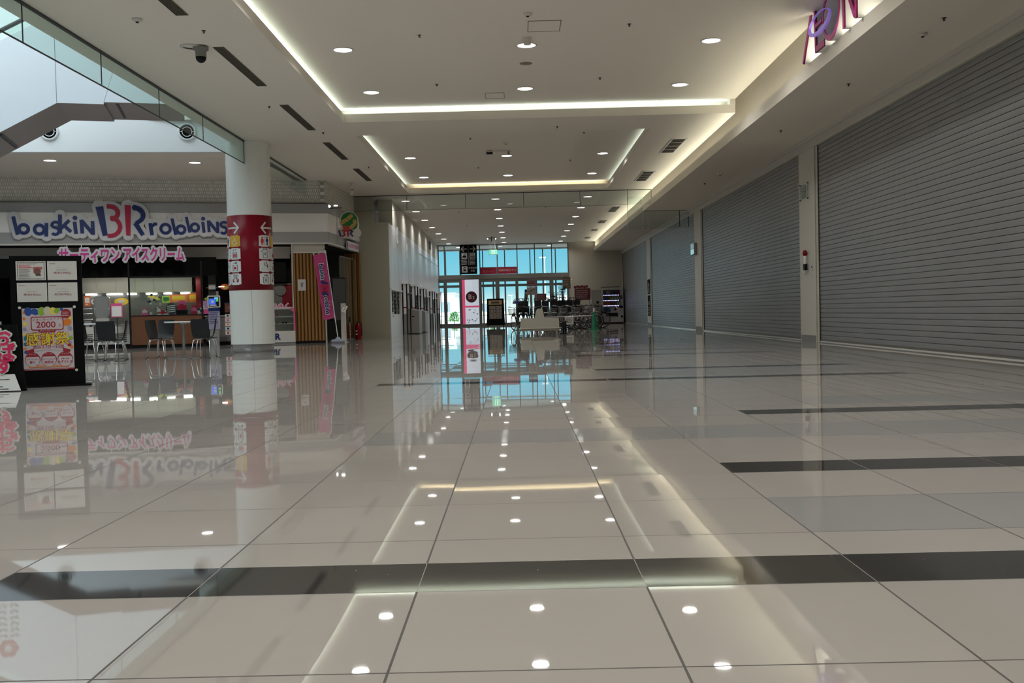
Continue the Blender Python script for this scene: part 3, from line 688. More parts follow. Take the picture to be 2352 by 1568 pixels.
def d_toilet(m, x, z):
    for s, c_ in ((-.065, M_red), (.065, M_navy)):
        m.disc(x + s, z + .075, .018, -.005, -.002, c_, 10); m.box(x + s - .022, -.005, z - .02, x + s + .022, -.002, z + .052, c_)
        if s < 0: m.prism([(x + s - .04, z - .035), (x + s + .04, z - .035), (x + s, z + .05)], -.005, -.002, c_)
        for q in (-.011, .011): m.box(x + s + q - .007, -.005, z - .09, x + s + q + .007, -.002, z - .02, c_)
        for q in (-1, 1): m.stroke([(x + s + q * .022, z + .045), (x + s + q * .036, z - .01)], .011, -.005, -.002, c_)
    m.box(x - .003, -.005, z - .09, x + .003, -.002, z + .09, M_red)
def d_wheel(m, x, z):
    m.disc(x - .005, z + .09, .013, -.005, -.002, M_plate, 10); m.stroke([(x - .005, z + .07), (x - .0, z + .005), (x + .045, z + .005), (x + .06, z - .05), (x + .08, z - .045)], .013, -.005, -.002, M_plate)
    m.stroke([(x - .003, z + .04), (x + .04, z + .04)], .01, -.005, -.002, M_plate); m.ring(x + .0, z - .035, .045, .057, -.005, -.002, M_plate, 18, a0=math.radians(100), a1=math.radians(370))
def d_lift(m, x, z):
    m.ring(x, z - .03, .075, .088, -.005, -.002, M_dgrey, 4, .95, PI / 4, PI / 4 + 2 * PI)
    for s in (-.03, 0, .03): m.disc(x + s, z + .0, .009, -.005, -.002, M_red, 8); m.box(x + s - .01, -.005, z - .07, x + s + .01, -.002, z - .01, M_red)
    m.stroke([(x - .035, z + .10), (x - .035, z + .065)], .008, -.005, -.002, M_dgrey); m.prism([(x - .05, z + .075), (x - .035, z + .055), (x - .02, z + .075)], -.005, -.002, M_dgrey)
    m.stroke([(x + .035, z + .06), (x + .035, z + .09)], .008, -.005, -.002, M_dgrey); m.prism([(x + .02, z + .085), (x + .035, z + .108), (x + .05, z + .085)], -.005, -.002, M_dgrey)
def d_locker(m, x, z):
    m.ring(x, z - .03, .08, .094, -.005, -.002, M_dgrey, 4, 1, PI / 4, PI / 4 + 2 * PI); m.box(x - .032, -.005, z - .06, x + .032, -.002, z - .015, M_red); m.box(x - .015, -.005, z - .015, x + .015, -.002, z - .0, M_red)
    m.stroke([(x - .05, z + .075), (x + .02, z + .075)], .013, -.005, -.002, M_dgrey); m.stroke([(x + .02, z + .055), (x + .02, z + .095), (x + .055, z + .075), (x + .02, z + .055)], .01, -.005, -.002, M_dgrey)
def d_taxi(m, x, z):
    m.text('TAXI', x, z + .075, .065, -.002, M_dgrey, ext=.002, off=.001)
    m.prism([(x - .085, z - .04), (x + .085, z - .04), (x + .085, z + .0), (x + .055, z + .008), (x + .035, z + .045), (x - .035, z + .045), (x - .055, z + .008), (x - .085, z + .0)], -.005, -.002, M_crim)
    for s in (-.055, .055): m.disc(x + s, z - .045, .022, -.006, -.002, M_crim, 12); m.disc(x + s, z - .015, .012, -.008, -.005, M_plate, 8)
    m.prism([(x - .045, z + .01), (x + .045, z + .01), (x + .028, z + .035), (x - .028, z + .035)], -.007, -.005, M_plate)
def d_atm(m, x, z):
    m.text('ATM', x, z + .09, .06, -.002, M_dgrey, ext=.002, off=.001); m.stroke([(x - .09, z + .035), (x - .09, z + .055), (x + .09, z + .055), (x + .09, z + .035)], .009, -.005, -.002, M_dgrey)
    m.stroke([(x - .055, z + .055), (x - .055, z - .09), (x + .055, z - .09), (x + .055, z + .055)], .01, -.005, -.002, M_dgrey); m.text('¥', x, z - .01, .09, -.002, M_dgrey, ext=.002)
def d_child(m, x, z):
    m.stroke([(x - .09, z - .06), (x + .08, z - .06)], .016, -.005, -.002, M_crim); m.stroke([(x - .04, z + .08), (x - .02, z + .02), (x + .04, z + .0), (x + .09, z - .005)], .012, -.005, -.002, M_dgrey)
    m.stroke([(x + .02, z + .06), (x + .06, z + .03), (x + .05, z - .04)], .012, -.005, -.002, M_dgrey); m.disc(x + .02, z + .08, .014, -.005, -.002, M_dgrey, 10)
def d_cold(m, x, z):
    m.ring(x, z - .03, .08, .094, -.005, -.002, M_dgrey, 4, 1, PI / 4, PI / 4 + 2 * PI)
    for a in range(3): m.stroke([(x - .04 * math.cos(a * PI / 3), z - .03 - .04 * math.sin(a * PI / 3)), (x + .04 * math.cos(a * PI / 3), z - .03 + .04 * math.sin(a * PI / 3))], .009, -.005, -.002, M_dgrey)
    m.stroke([(x - .05, z + .075), (x + .02, z + .075)], .013, -.005, -.002, M_dgrey); m.stroke([(x + .02, z + .055), (x + .02, z + .095), (x + .055, z + .075), (x + .02, z + .055)], .01, -.005, -.002, M_dgrey)
zr = [2.255, 1.985, 1.715, 1.445]
r23, r62 = math.radians(22) * RC, math.radians(61) * RC
for dr, z0, cc in zip((d_toilet, d_atm, d_child, d_cold), zr, (M_plate,) * 4): plate(r23, z0, cc, dr)
for dr, z0, cc in zip((d_wheel, d_lift, d_locker, d_taxi), zr, (M_yel,) + (M_plate,) * 3): plate(-r23 - .285 - .03, z0, cc, dr); plate(r62 - .02, z0, cc, dr)
for dr, z0, cc in zip((d_toilet, d_atm, d_child, d_cold), zr, (M_plate,) * 4): plate(-r62 - .285 - .01, z0, cc, dr)
for s in (-1, 1):
    m = MB(); m.fn = wrap; x0 = s * .245; tip = x0; zc = 2.66
    m.stroke([(tip, zc), (tip + s * .10, zc), (tip + s * .2, zc), (tip + s * .32, zc)], .034, -.003, 0, M_plate); m.stroke([(tip + s * .11, zc + .12), (tip, zc), (tip + s * .11, zc - .12)], .036, -.003, 0, M_plate); m.build('arrow', band)

# ================================================================== CAFE
AX, AY, AA = -5.2, 28.3, math.atan2(2.2, 7.7)
def F(x, n=0.0, z=0.0):
    """store-front frame: x to the right along the front (0 = right corner), n = depth behind it"""
    return (AX + x * math.cos(AA) - n * math.sin(AA), AY + x * math.sin(AA) + n * math.cos(AA), z)
def fthing(name, label, cat, x, n=0, z=0, group=None, rz=0): return thing(name, label, cat, F(x, n, z), AA + rz, group)
M_tilew = brickish('rough_wall_tile', (.84, .81, .74), (.70, .675, .62), (.36, .35, .32), 1.0, .055, .095, .9, .004)
M_fascia = mat('fascia_grey_glass', (.36, .36, .36), .12)
M_fwhite = mat('fascia_white', (.88, .86, .83), .18)
XLc = -16.5
w = MB(); w.box(XLc, .12, 3.84, 0, .25, 4.5, M_tilew); ww = w.build('wall_cafe', loc=F(0), rot=(0, 0, AA)); struct(ww)
w = MB(); w.box(0, 0, 3.84, 4.3, .12, 4.5, M_tilew); struct(w.build('wall_cafe', loc=(-5.27, 28.3, 0), rot=(0, 0, math.radians(87.5))))
t = fthing('shop_fascia', 'grey and white glossy band running above the ice cream shop front', 'shop fascia', 0)
m = MB(); m.box(XLc, .0, 3.58, 0, .14, 3.84, M_fascia); m.box(XLc, -.02, 2.775, 0, .14, 3.065, M_fascia); m.build('grey_band', t)
m = MB(); m.box(XLc, .01, 3.065, -.03, .14, 3.58, M_fwhite); m.build('white_band', t)
m = MB(); m.box(XLc, -.03, 2.735, 0, .14, 2.775, M_offw); m.box(XLc, -.005, 3.84, 0, .14, 3.855, M_dgrey); m.build('trim_line', t)
m = MB(); sr = math.radians(87.5) - AA
m.M = Matrix.Rotation(sr, 4, 'Z')
m.box(0, -.02, 3.58, 4.2, .1, 3.84, M_fascia); m.box(0, -.01, 3.065, 4.2, .1, 3.58, M_fwhite); m.box(0, -.02, 2.775, 4.2, .1, 3.065, M_fascia); m.box(0, -.03, 2.735, 4.2, .1, 2.775, M_offw); m.build('side_return', t)
m = MB(); m.box(XLc, .14, 2.74, -.0, 6.0, 2.76, M_offw); m.box(XLc, .9, 2.40, -1.0, 1.0, 2.74, M_offw); m.box(XLc, .14, 2.70, -.0, .5, 2.74, M_mblack); m.build('inner_ceiling', t)
# little lights on the shop ceiling
sd = None
for x, lb in ((-9.95, 'left of the pink sign, above the black notice board'), (-3.95, 'just right of the pink sign'), (-2.85, 'left beside the round column')):
    if sd is None:
        sd = thing('shop_downlight', 'x', 'ceiling light', F(x, 3.2, 2.74), AA, 'small downlights in the shop'); m = MB(); m.lathe([(.11, 0), (.11, -.01), (.09, -.012)], M_white, 16); m.build('trim_ring', sd)
        m = MB(); m.lathe([(.001, -.008), (.09, -.008)], M_lens, 16); m.build('lens', sd); q = sd
    else: q = copy_tree(sd, F(x, 3.2, 2.74))
    q['label'] = 'small lit downlight in shop ceiling, ' + lb
    lamp('shop_lamp_and_fill', 'AREA', F(x, 3.2, 2.72), 3, (1, .95, .85), shape='DISK', size=.15)

# --- big sign: stroke letters, each word on a rounded grey-white backing
M_sback = mat('sign_backing', (.58, .58, .62), .3); M_rim = mat('sign_rim', (.70, .69, .64), .3)
def arc(cx, cz, rx, rz, a0, a1, n=14): return [(cx + rx * math.cos(math.radians(a0 + (a1 - a0) * i / n)), cz + rz * math.sin(math.radians(a0 + (a1 - a0) * i / n))) for i in range(n + 1)]
# letters in units of the x-height; every entry: list of (points, pen width)
def L_b(x, z, k, lean=-.12): return [([(x - .02 * k + lean * k * 1.3, z + 1.42 * k), (x + .10 * k, z)], .26 * k)], [(x + .55 * k, z + .45 * k, .46 * k, .21 * k)]
def L_o(x, z, k): return [], [(x + .5 * k, z + .47 * k, .49 * k, .25 * k)]
def L_a(x, z, k): return [([(x + 1.02 * k, z + .95 * k), (x + .97 * k, z - .08 * k)], .26 * k)], [(x + .5 * k, z + .45 * k, .46 * k, .22 * k)]
def L_s(x, z, k): return [(arc(x + .42 * k, z + .76 * k, .27 * k, .22 * k, 35, 250, 9) + arc(x + .36 * k, z + .28 * k, .28 * k, .27 * k, 70, -140, 9), .22 * k)], []
def L_k(x, z, k): return [([(x + .14 * k, z + 1.42 * k), (x + .10 * k, z)], .28 * k), ([(x + .18 * k, z + .38 * k), (x + .78 * k, z + 1.0 * k)], .24 * k), ([(x + .38 * k, z + .62 * k), (x + .88 * k, z + .12 * k)], .24 * k)], []
def L_i(x, z, k): return [([(x + .12 * k, z + .92 * k), (x + .20 * k, z)], .27 * k)], [(x + .16 * k, z + 1.22 * k, .17 * k, 0)]
def L_N(x, z, k): return [([(x + .1 * k, z + 1.05 * k), (x + .14 * k, z)], .27 * k), ([(x + .12 * k, z + 1.0 * k), (x + .86 * k, z + .02 * k)], .27 * k), ([(x + .90 * k, z + .95 * k), (x + .92 * k, z - .1 * k)], .26 * k)], []
def L_r(x, z, k): return [([(x + .05 * k, z + 1.0 * k), (x + .18 * k, z)], .28 * k), ([(x + .2 * k, z + .72 * k), (x + .38 * k, z + .92 * k), (x + .60 * k, z + .92 * k)], .24 * k)], []
def word(letters):
    S_, R_ = [], []
    for fn_, x, z, k in letters: a, b = fn_(x, z, k); S_ += a; R_ += b
    return S_, R_
def put(m, S_, R_, grow, y0, y1, mt, cap=True):
    for pts, w_ in S_: m.stroke(pts, w_ + grow, y0, y1, mt, cap='round' if grow > .02 else True)
    for (cx, cz, ro, ri) in R_:
        if grow > .02 or ri == 0: m.disc(cx, cz, ro + grow / 2, y0, y1, mt, 28)
        else: m.ring(cx, cz, ri, ro, y0, y1, mt, 28)
t = fthing('shop_name_sign', 'big blue and pink ice cream shop name sign on the fascia', 'sign', -8.1, -.02, 2.9)
# measured layout (local x from -8.1, z from 2.9)
bk = word([(L_b, .22, .10, .325), (L_a, .60, .08, .335), (L_s, 1.02, .10, .33), (L_k, 1.22, .13, .34), (L_i, 1.57, .12, .335), (L_N, 1.74, .13, .335)])
rb = word([(L_r, 3.44, .08, .315), (L_o, 3.68, .10, .315), (L_b, 4.06, .09, .30), (L_b, 4.42, .15, .29), (L_i, 4.75, .15, .30), (L_N, 4.90, .16, .29), (L_s, 5.20, .12, .31)])
for (S_, R_), nm in ((bk, 'first_word'), (rb, 'second_word')):
    m = MB(); put(m, S_, R_, .17, -.085, -.01, M_rim); put(m, S_, R_, .135, -.105, -.02, M_sback); o1 = m.build(nm + '_backing', t)
for fn_, x, z, k in ((L_b, .22, .10, .325), (L_a, .60, .08, .335), (L_s, 1.02, .10, .33), (L_k, 1.22, .13, .34), (L_i, 1.57, .12, .335), (L_N, 1.74, .13, .335),
                     (L_r, 3.44, .08, .315), (L_o, 3.68, .10, .315), (L_b, 4.06, .09, .30), (L_b, 4.42, .15, .29), (L_i, 4.75, .15, .30), (L_N, 4.90, .16, .29), (L_s, 5.20, .12, .31)):
    a, b = fn_(x, z, k); m = MB(); put(m, a, b, 0, -.125, -.10, M_navy); m.build('letter_' + fn_.__name__[-1].lower(), t)
# monogram: blue stem + red 3, red stem + blue R curve
mono = [([(2.16, .82), (2.27, .07)], .19, .12), ([(2.33, .83)] + arc(2.38, .66, .20, .17, 90, -70, 8) + arc(2.38, .30, .24, .24, 75, -80, 8) + [(2.33, .065)], .12, .10),
        ([(2.81, .86), (2.80, .07)], .155, .10), ([(2.93, .80)] + arc(2.93, .60, .23, .20, 80, -60, 9) + [(2.98, .38)], .14, .10), ([(2.97, .40), (3.14, .08)], .12, .10)]
mono = [([(2.13 + (x - 2.13) * 1.07 + .06, z) for x, z in pts], a, b) for pts, a, b in mono]
m = MB()
for pts, a, b in mono: m.stroke(pts, a + .17, -.095, -.01, M_rim, w1=b + .17, cap='round')
for pts, a, b in mono: m.stroke(pts, a + .135, -.115, -.02, M_sback, w1=b + .135, cap='round')
m.prism([(2.22, .15), (3.2, .1), (3.15, .8), (2.22, .8)], -.113, -.02, M_sback)
m.build('monogram_backing', t)
m = MB()
for (pts, a, b), cc in zip(mono, (M_navy, M_rred, M_rred, M_navy, M_navy)): m.stroke(pts, a, -.135, -.11, cc, w1=b)
m.build('monogram', t)
# --- hanging pink katakana sign
t = fthing('hanging_shop_sign', 'pink katakana ice cream sign hanging on rods under the fascia', 'sign', -5.38, -.02, 2.44)
m = MB(); body = 'サーティワン'; b2 = 'アイスクリーム'
m.halo(body, -.78, 0, .40, -.07, .0, M_sback, .062, .62); m.halo(b2, .80, .01, .40, -.07, .0, M_sback, .062, .55); m.build('backing', t)
m = MB(); m.text(body, -.78, .0, .40, -.075, M_mag, ext=.012, off=.008, sx=.62); m.text(b2, .80, .01, .40, -.075, M_mag, ext=.012, off=.008, sx=.55); m.build('lettering', t)
m = MB(); [m.cyl((x, 0, .12), (x, 0, .33), .012, M_white, n=8) for x in (-1.33, -.98, -.42, -.08, .50, 1.05)]; m.build('hanger_rod', t)

# --- corner cone sign (a projecting cut-out) and the sign on the side fascia
t = thing('cone_sign', 'projecting ice cream cone cut-out sign with monogram at the shop corner', 'sign', (-4.84, 29.5, 3.0), math.radians(4))
m = MB(); m.disc(.03, .47, .27, -.03, .05, M_rim, 30); m.disc(.12, .35, .2, -.03, .05, M_rim, 20); m.stroke([(-.22, .12), (.22, .12)], .30, -.03, .05, M_rim, cap='round'); m.prism([(-.16, .15), (.18, .2), (.12, .45), (-.2, .42)], -.03, .05, M_rim); m.build('backing', t)
m = MB(); M_icg = mat('scoop_green', (.02, .20, .05), .4); M_icy = mat('scoop_yellow', (.62, .45, .12), .4); M_cone = mat('cone_orange', (.55, .10, .015), .4)
m.disc(.04, .48, .235, -.045, -.03, M_icg, 28); m.disc(.13, .36, .15, -.046, -.03, M_icg, 20)
m.stroke([(-.17, .42), (-.02, .50), (.10, .60)], .11, -.055, -.04, M_icy, cap='round'); m.stroke([(.20, .46), (.19, .36), (.10, .28)], .10, -.055, -.04, M_icy, cap='round')
for i, (a, b) in enumerate([(-.14, .43), (-.08, .46), (-.02, .52), (.04, .55), (.1, .61), (-.05, .44), (.02, .49), (.09, .55), (.2, .44), (.17, .38), (.2, .34), (.13, .31), (.1, .27), (.19, .5)]): m.disc(a, b, .013, -.06, -.054, M_black, 7)
m.build('scoop', t)
m = MB(); m.prism([(-.12, .15), (.10, .16), (.13, .24), (.02, .33), (-.15, .33), (-.14, .28)], -.05, -.03, M_cone); [m.stroke([(-.12, .19 + k * .04), (.0, .215 + k * .04), (.10, .19 + k * .03)], .008, -.053, -.05, M_mag) for k in range(3)]; m.build('cone', t)
m = MB(); m.stroke([(-.25, .20), (-.21, .02)], .05, -.06, -.03, M_navy); m.stroke([(-.18, .2), (-.10, .17), (-.12, .11), (-.08, .07), (-.17, .02)], .035, -.06, -.03, M_rred); m.stroke([(-.0, .2), (.0, .02)], .045, -.06, -.03, M_rred)
m.stroke([(.05, .2), (.13, .16), (.07, .10), (.14, .02)], .04, -.06, -.03, M_navy); m.build('monogram', t)
t = thing('side_name_sign', 'shop name sign on the side fascia seen almost edge-on', 'sign', (-5.02, 31.0, 3.25), math.radians(87.5))
m = MB(); m.rbox(-1.0, -.10, -.22, .9, -.02, .20, .08, M_sback, 'y'); m.rbox(-.75, -.08, -.55, .8, -.02, -.30, .06, M_sback, 'y'); m.build('backing', t)
m = MB(); m.text('baskin robbins', 0, 0, .30, -.104, M_navy, ext=.004, off=.006); m.text('サーティワンアイスクリーム', 0, -.43, .14, -.084, M_mag, ext=.003); m.build('lettering', t)
t = thing('arm_spotlight', 'pair of lit arm spotlights above the shop corner', 'spotlight', (-5.05, 28.5, 3.78)); m = MB(); m.box(-.25, .0, -.05, .2, .05, -.02, M_dgrey); m.build('arm', t)
m = MB(); m.cyl((-.12, 0, -.03), (-.12, 0, .05), .035, M_steel); m.cyl((.02, .0, .02), (.14, .0, .04), .02, M_steel); m.disc(-.12, .01, .03, -.04, -.035, M_lens, 12); m.box(.0, -.03, .01, .1, -.025, .04, M_lens); m.build('lamp_head', t)

# --- corner pier faced with wooden battens, notice, etc
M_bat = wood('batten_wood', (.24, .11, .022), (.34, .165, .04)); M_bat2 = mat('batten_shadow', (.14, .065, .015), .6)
t = fthing('batten_pier', 'pier faced with vertical wooden battens at the shop corner', 'pier', 0)
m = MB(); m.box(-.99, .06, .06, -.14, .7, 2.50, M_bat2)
for k in range(9): m.rbox(-.98 + k * .094, .02, .07, -.98 + k * .094 + .06, .09, 2.49, .02, M_bat)
m.build('batten_face', t)
m = MB(); m.box(-.14, .04, .0, -.10, 1.6, 2.6, M_wall); m.box(-.99, .04, 2.50, -.10, .7, 2.74, M_wall); m.box(-1.0, .0, 2.49, -.10, .05, 2.515, M_offw); m.box(-1.01, .0, 0, -.985, .1, 2.74, M_offw); m.box(-.14, .06, .06, -.1, 2.4, 2.74, M_wall); m.build('plain_side', t)
m = MB(); m.box(-.99, .05, 0, -.14, .7, .06, M_black); m.build('plinth', t)
t = fthing('paper_notice', 'white paper notice on the wooden batten pier', 'notice', -.755, .015, 1.61); m = MB(); m.box(-.105, -.004, -.155, .105, .004, .155, M_offw); m.prism([(-.04, .06), (.05, .07), (.02, -.06), (-.02, -.06)], -.0055, -.004, M_grey); m.build('sheet', t)
# second batten wall further back on the side
t = thing('batten_wall', 'farther wall of dark wooden battens beside the beige pier', 'wall panel', (-5.35, 32.0, 0))
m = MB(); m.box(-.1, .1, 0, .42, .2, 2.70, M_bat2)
for k in range(6): m.rbox(-.08 + k * .083, .05, .05, -.08 + k * .083 + .055, .11, 2.69, .02, M_bat)
m.box(.40, .02, 0, .44, .2, 2.70, M_bat); m.build('batten_face', t)
m = MB(); m.box(-.75, .1, 0, -.1, .2, 2.7, M_dgrey); m.box(-.72, .09, .1, -.68, .1, 2.6, M_alu); m.box(-.35, .06, 1.1, -.33, .1, 1.13, M_steel); m.build('dark_side', t)
# window strip with coloured stripes between
t = thing('side_window', 'side shop window with white frame and teal stripe behind', 'window', (-5.18, 29.9, 0), math.radians(87))
m = MB(); [m.box(a, -.02, .05, a + .03, .02, 2.5, M_alu) for a in (0, 1.95)]; m.box(0, -.02, 2.47, 1.98, .02, 2.5, M_alu); m.box(0, -.02, .0, 1.98, .02, .05, M_alu); m.build('frame', t)
m = MB(); m.box(.03, -.003, .05, 1.95, .003, 2.47, M_glass); m.build('pane', t)
t = thing('wall_screen', 'dark flat screen unit mounted behind the pink banner', 'screen', (-5.06, 28.75, 1.2), math.radians(60)); m = MB(); m.rbox(-.3, -.05, -.62, .3, .05, .62, .02, M_black, 'y'); m.build('case', t); m = MB(); m.box(-.27, -.056, -.58, .27, -.05, .58, M_dgrey); m.build('panel', t)
# pink banner on leaning pole
t = fthing('banner_flag', 'pink shop banner on a leaning white pole with a water-filled base', 'banner', .13, -.55, 0)
m = MB(); m.lathe([(.001, .17), (.05, .16), (.07, .11), (.17, .09), (.19, .05), (.18, 0), (.001, 0)], mat('base_plastic', (.30, .32, .38), .35), 24); m.build('water_base', t)
pt = (-.27, 0, 2.52); pb = (0, 0, .14)
m = MB(); m.cyl(pb, pt, .012, M_white, n=10); m.cyl(pt, (-.62, 0, 2.44), .008, M_white, n=8); m.build('pole', t)
m = MB(); M_ban = mat('banner_cloth', (.50, .05, .20), .7)
def bp(u, v): # u across (0 pole .. 1 free), v down
    z = 2.46 - 1.78 * v; xp = -.27 + .27 * (2.52 - z) / 2.38
    xx = xp - .018 - .33 * u * (1 - .12 * v); return (xx, .015 * math.sin(v * 9 + u * 3) - .01, z - .07 * u * (1 - .2 * v))
n = 16
for i in range(n):
    for j in range(3):
        a, b = i / n, (i + 1) / n; c0, c1 = j / 3, (j + 1) / 3
        m.quad(bp(c0, a), bp(c1, a), bp(c1, b), bp(c0, b), M_ban)
m.build('cloth', t)
m = MB(); [m.box(bp(0, v)[0], -.015, bp(0, v)[2] - .012, bp(0, v)[0] + .03, .015, bp(0, v)[2] + .012, M_white) for v in (.02, .25, .5, .75, .98)]; [m.box(bp(u, 0)[0] - .01, -.01, bp(u, 0)[2] - .01, bp(u, 0)[0] + .01, .01, bp(u, 0)[2] + .05, M_white) for u in (.05, .5, .95)]; m.build('clip', t)
m = MB()
for body, v0, sz, c_ in (('baskin', .27, .17, M_white), ('robbins', .78, .17, M_white)):
    p = bp(.5, v0); m.text(body, p[0], p[2], sz + .008, p[1] - .036, M_white, ext=.001, off=.012, rot=-PI / 2 + .10); m.text(body, p[0], p[2], sz, p[1] - .04, M_navy, ext=.001, off=.004, rot=-PI / 2 + .10)
p = bp(.5, .53); cx_, cz_ = p[0], p[2]
m.stroke([(cx_ - .09, cz_ + .19), (cx_ + .09, cz_ + .14)], .06, -.045, -.03, M_navy, w1=.05); m.stroke([(cx_ - .09, cz_ + .10), (cx_ - .02, cz_ + .02), (cx_ + .0, cz_ + .08), (cx_ + .06, cz_ + .0), (cx_ + .10, cz_ + .09)], .035, -.045, -.03, M_rred)
m.stroke([(cx_ - .08, cz_ - .03), (cx_ + .10, cz_ - .07)], .04, -.045, -.03, M_rred); m.stroke([(cx_ - .07, cz_ - .11), (cx_ - .02, cz_ - .17), (cx_ + .03, cz_ - .12), (cx_ + .10, cz_ - .19)], .045, -.045, -.03, M_navy)
m.build('lettering', t)
# white slim menu stand and fire extinguisher
t = thing('leaflet_stand', 'slim white stand with an angled leaflet top beside the banner base', 'stand', (-4.84, 28.3, 0), .1)
m = MB(); m.rbox(-.07, -.02, 0, .07, .04, 1.08, .015, M_offw); m.box(-.12, -.12, 0, .12, .12, .012, M_offw); m.build('post', t)
m = MB(); m.M = Matrix.Translation((.04, -.04, .93)) @ Matrix.Rotation(.5, 4, 'Y') @ Matrix.Rotation(-.5, 4, 'X'); m.box(-.05, -.0, -.11, .05, .01, .11, M_white); [m.disc(0, -.07 + k * .045, .013, -.006, 0, M_rred, 8) for k in range(4)]; m.build('leaflet_holder', t)
t = thing('fire_extinguisher', 'red fire extinguisher on the floor by the beige pier', 'fire extinguisher', (-4.96, 31.6, 0))
m = MB(); m.lathe([(.001, 0), (.085, 0), (.09, .02), (.09, .40), (.07, .47), (.03, .50), (.03, .53), (.001, .53)], M_crim, 20); m.build('cylinder', t)
m = MB(); m.box(-.02, -.10, .53, .02, .06, .55, M_black); m.box(-.02, -.10, .56, .02, .05, .575, M_black); m.tube([(0, .02, .53), (.10, .0, .5), (.11, .0, .25), (.10, -.02, .1)], .012, M_black); m.build('valve_and_hose', t)
m = MB(); m.box(-.06, -.094, .14, -.01, -.085, .18, M_white); m.box(-.06, -.094, .24, -.01, -.085, .28, M_white); m.build('label_patch', t)
t = thing('sign_stand', 'thin steel floor stand behind the leaflet stand', 'stand', (-4.78, 29.0, 0)); m = MB(); m.tube([(0, 0, .02), (0, 0, .62), (-.03, 0, .68)], .012, M_steel); m.box(-.0, -.2, 0, .25, .2, .012, M_dgrey); m.box(-.02, -.02, .55, .02, .02, .7, M_black); m.build('frame', t)
# --- shop interior shell
w = MB()
w.box(XLc, 4.4, 0, -.2, 4.5, 2.75, M_mblack); w.box(-.2, 1.8, 0, -.1, 4.5, 2.75, M_dgrey); w.box(-9.35, 3.2, 1.9, -3.6, 4.4, 2.76, M_mblack)
struct(w.build('wall_cafe', loc=F(0), rot=(0, 0, AA)))
# striped back wall seen right of the column
M_teal = mat('teal_stripe', (.005, .065, .075), .5); M_wine = mat('wine_stripe', (.20, .004, .012), .5); M_gst = mat('grey_stripe', (.16, .155, .14), .5)
t = fthing('striped_wall_panel', 'teal, grey and dark red vertically striped wall inside the shop', 'wall panel', -1.2, 3.0)
m = MB()
for x0, x1, c_ in ((-.8, -.55, M_gst), (-.55, -.22, M_teal), (-.22, .06, M_gst), (.06, .80, M_wine)): m.box(x0, 0, 0, x1, .05, 1.72, c_)
m.build('stripes', t); m = MB(); m.box(-.8, -.02, 1.72, .95, .05, 1.76, M_alu); m.box(-.8, -.0, 1.76, .95, .05, 2.2, M_mblack); m.build('top_rail', t)
m = MB(); m.disc(.02, 1.55, .16, -.03, -.01, M_gst, 20); m.build('round_ornament', t)
# counter with wooden front and glass screen
M_brown = wood('counter_wood', (.115, .045, .018), (.165, .068, .028), 4.0, .35)
t = fthing('shop_counter', 'brown wooden counter front with tall black-framed glass screen', 'counter', -4.3, 0)
m = MB(); m.box(-.90, 0, .09, .88, .5, .855, M_brown); m.build('wooden_front', t); m = MB(); m.box(-.90, .04, 0, .88, .5, .09, M_black); m.build('plinth', t)
m = MB(); m.box(-.95, -.02, .855, .92, .55, .875, M_black)
for x in (-.93, .90): m.box(x - .022, -.03, 0, x + .022, .03, 2.3, M_black)
m.box(-.95, -.02, 1.86, .92, .02, 1.90, M_black); m.build('black_frame', t)
m = MB(); m.box(-.9, -.004, .875, .88, .004, 1.86, M_glass); m.build('glass_screen', t)
t = fthing('black_valance', 'black panel hanging over the counter behind the pink sign', 'panel', -4.0, .35)
m = MB(); m.box(-5.2, 0, 1.92, 1.0, .06, 2.42, M_mblack); m.build('panel', t)
m = MB(); m.box(1.75, 2.5, 1.80, 3.0, 2.55, 2.4, M_mblack); m.build('side_panel', t)
# wall cabinets: each door a part
x = -6.75
cabn = ['behind the notice board edge', 'above the steel pump', 'above the pink framed notice', 'above the left of the counter', 'above the toys', 'at the right end']
for k in range(6):
    t = fthing('wall_cabinet', 'grey-beige wall cupboard ' + cabn[k], 'cabinet', -6.45 + k * .50, 1.5, 1.52, 'wall cabinets in the shop')
    m = MB(); m.box(-.25, .02, 0, .25, .38, .42, M_wall); m.build('body', t); m = MB(); m.box(-.245, 0, .005, .245, .02, .42, mat('cupboard_door', (.30, .30, .26), .5)); m.build('door', t)
t = fthing('back_wall_panel', 'steel splashback behind the shop counter', 'wall panel', -5.2, 1.9); m = MB(); m.box(-1.6, 0, .5, 1.6, .04, 1.52, mat('splash_steel', (.16, .16, .15), .3, .5)); m.build('sheet', t)
[lamp('shop_lamp_and_fill', 'AREA', F(x_, n_, 2.68), 9, (1, .96, .88), shape='DISK', size=.15) for x_, n_ in ((-1.2, 1.9), (-2.6, 2.0))]  # unseen fill lamps, added to brighten the striped wall inside
lamp('card_fill', 'AREA', F(-5.0, .95, 1.80), 11, (1, .97, .85), (math.radians(35), 0, AA), shape='RECTANGLE', size=3.0, size_y=.08)  # unseen fill lamp, set in front of the cards to light their faces
t = fthing('under_cabinet_light', 'row of bright lights under the shop cupboards', 'light', -5.2, 1.6, 1.50)
for xx, w_ in ((-1.15, .30), (-.55, .42), (-.10, .26), (.42, .30), (.85, .22), (1.32, .26)): m = MB(); m.rbox(xx - w_ / 2, -.04, -.04, xx + w_ / 2, .02, 0, .015, M_lens, 'y'); m.build('light_bar', t)
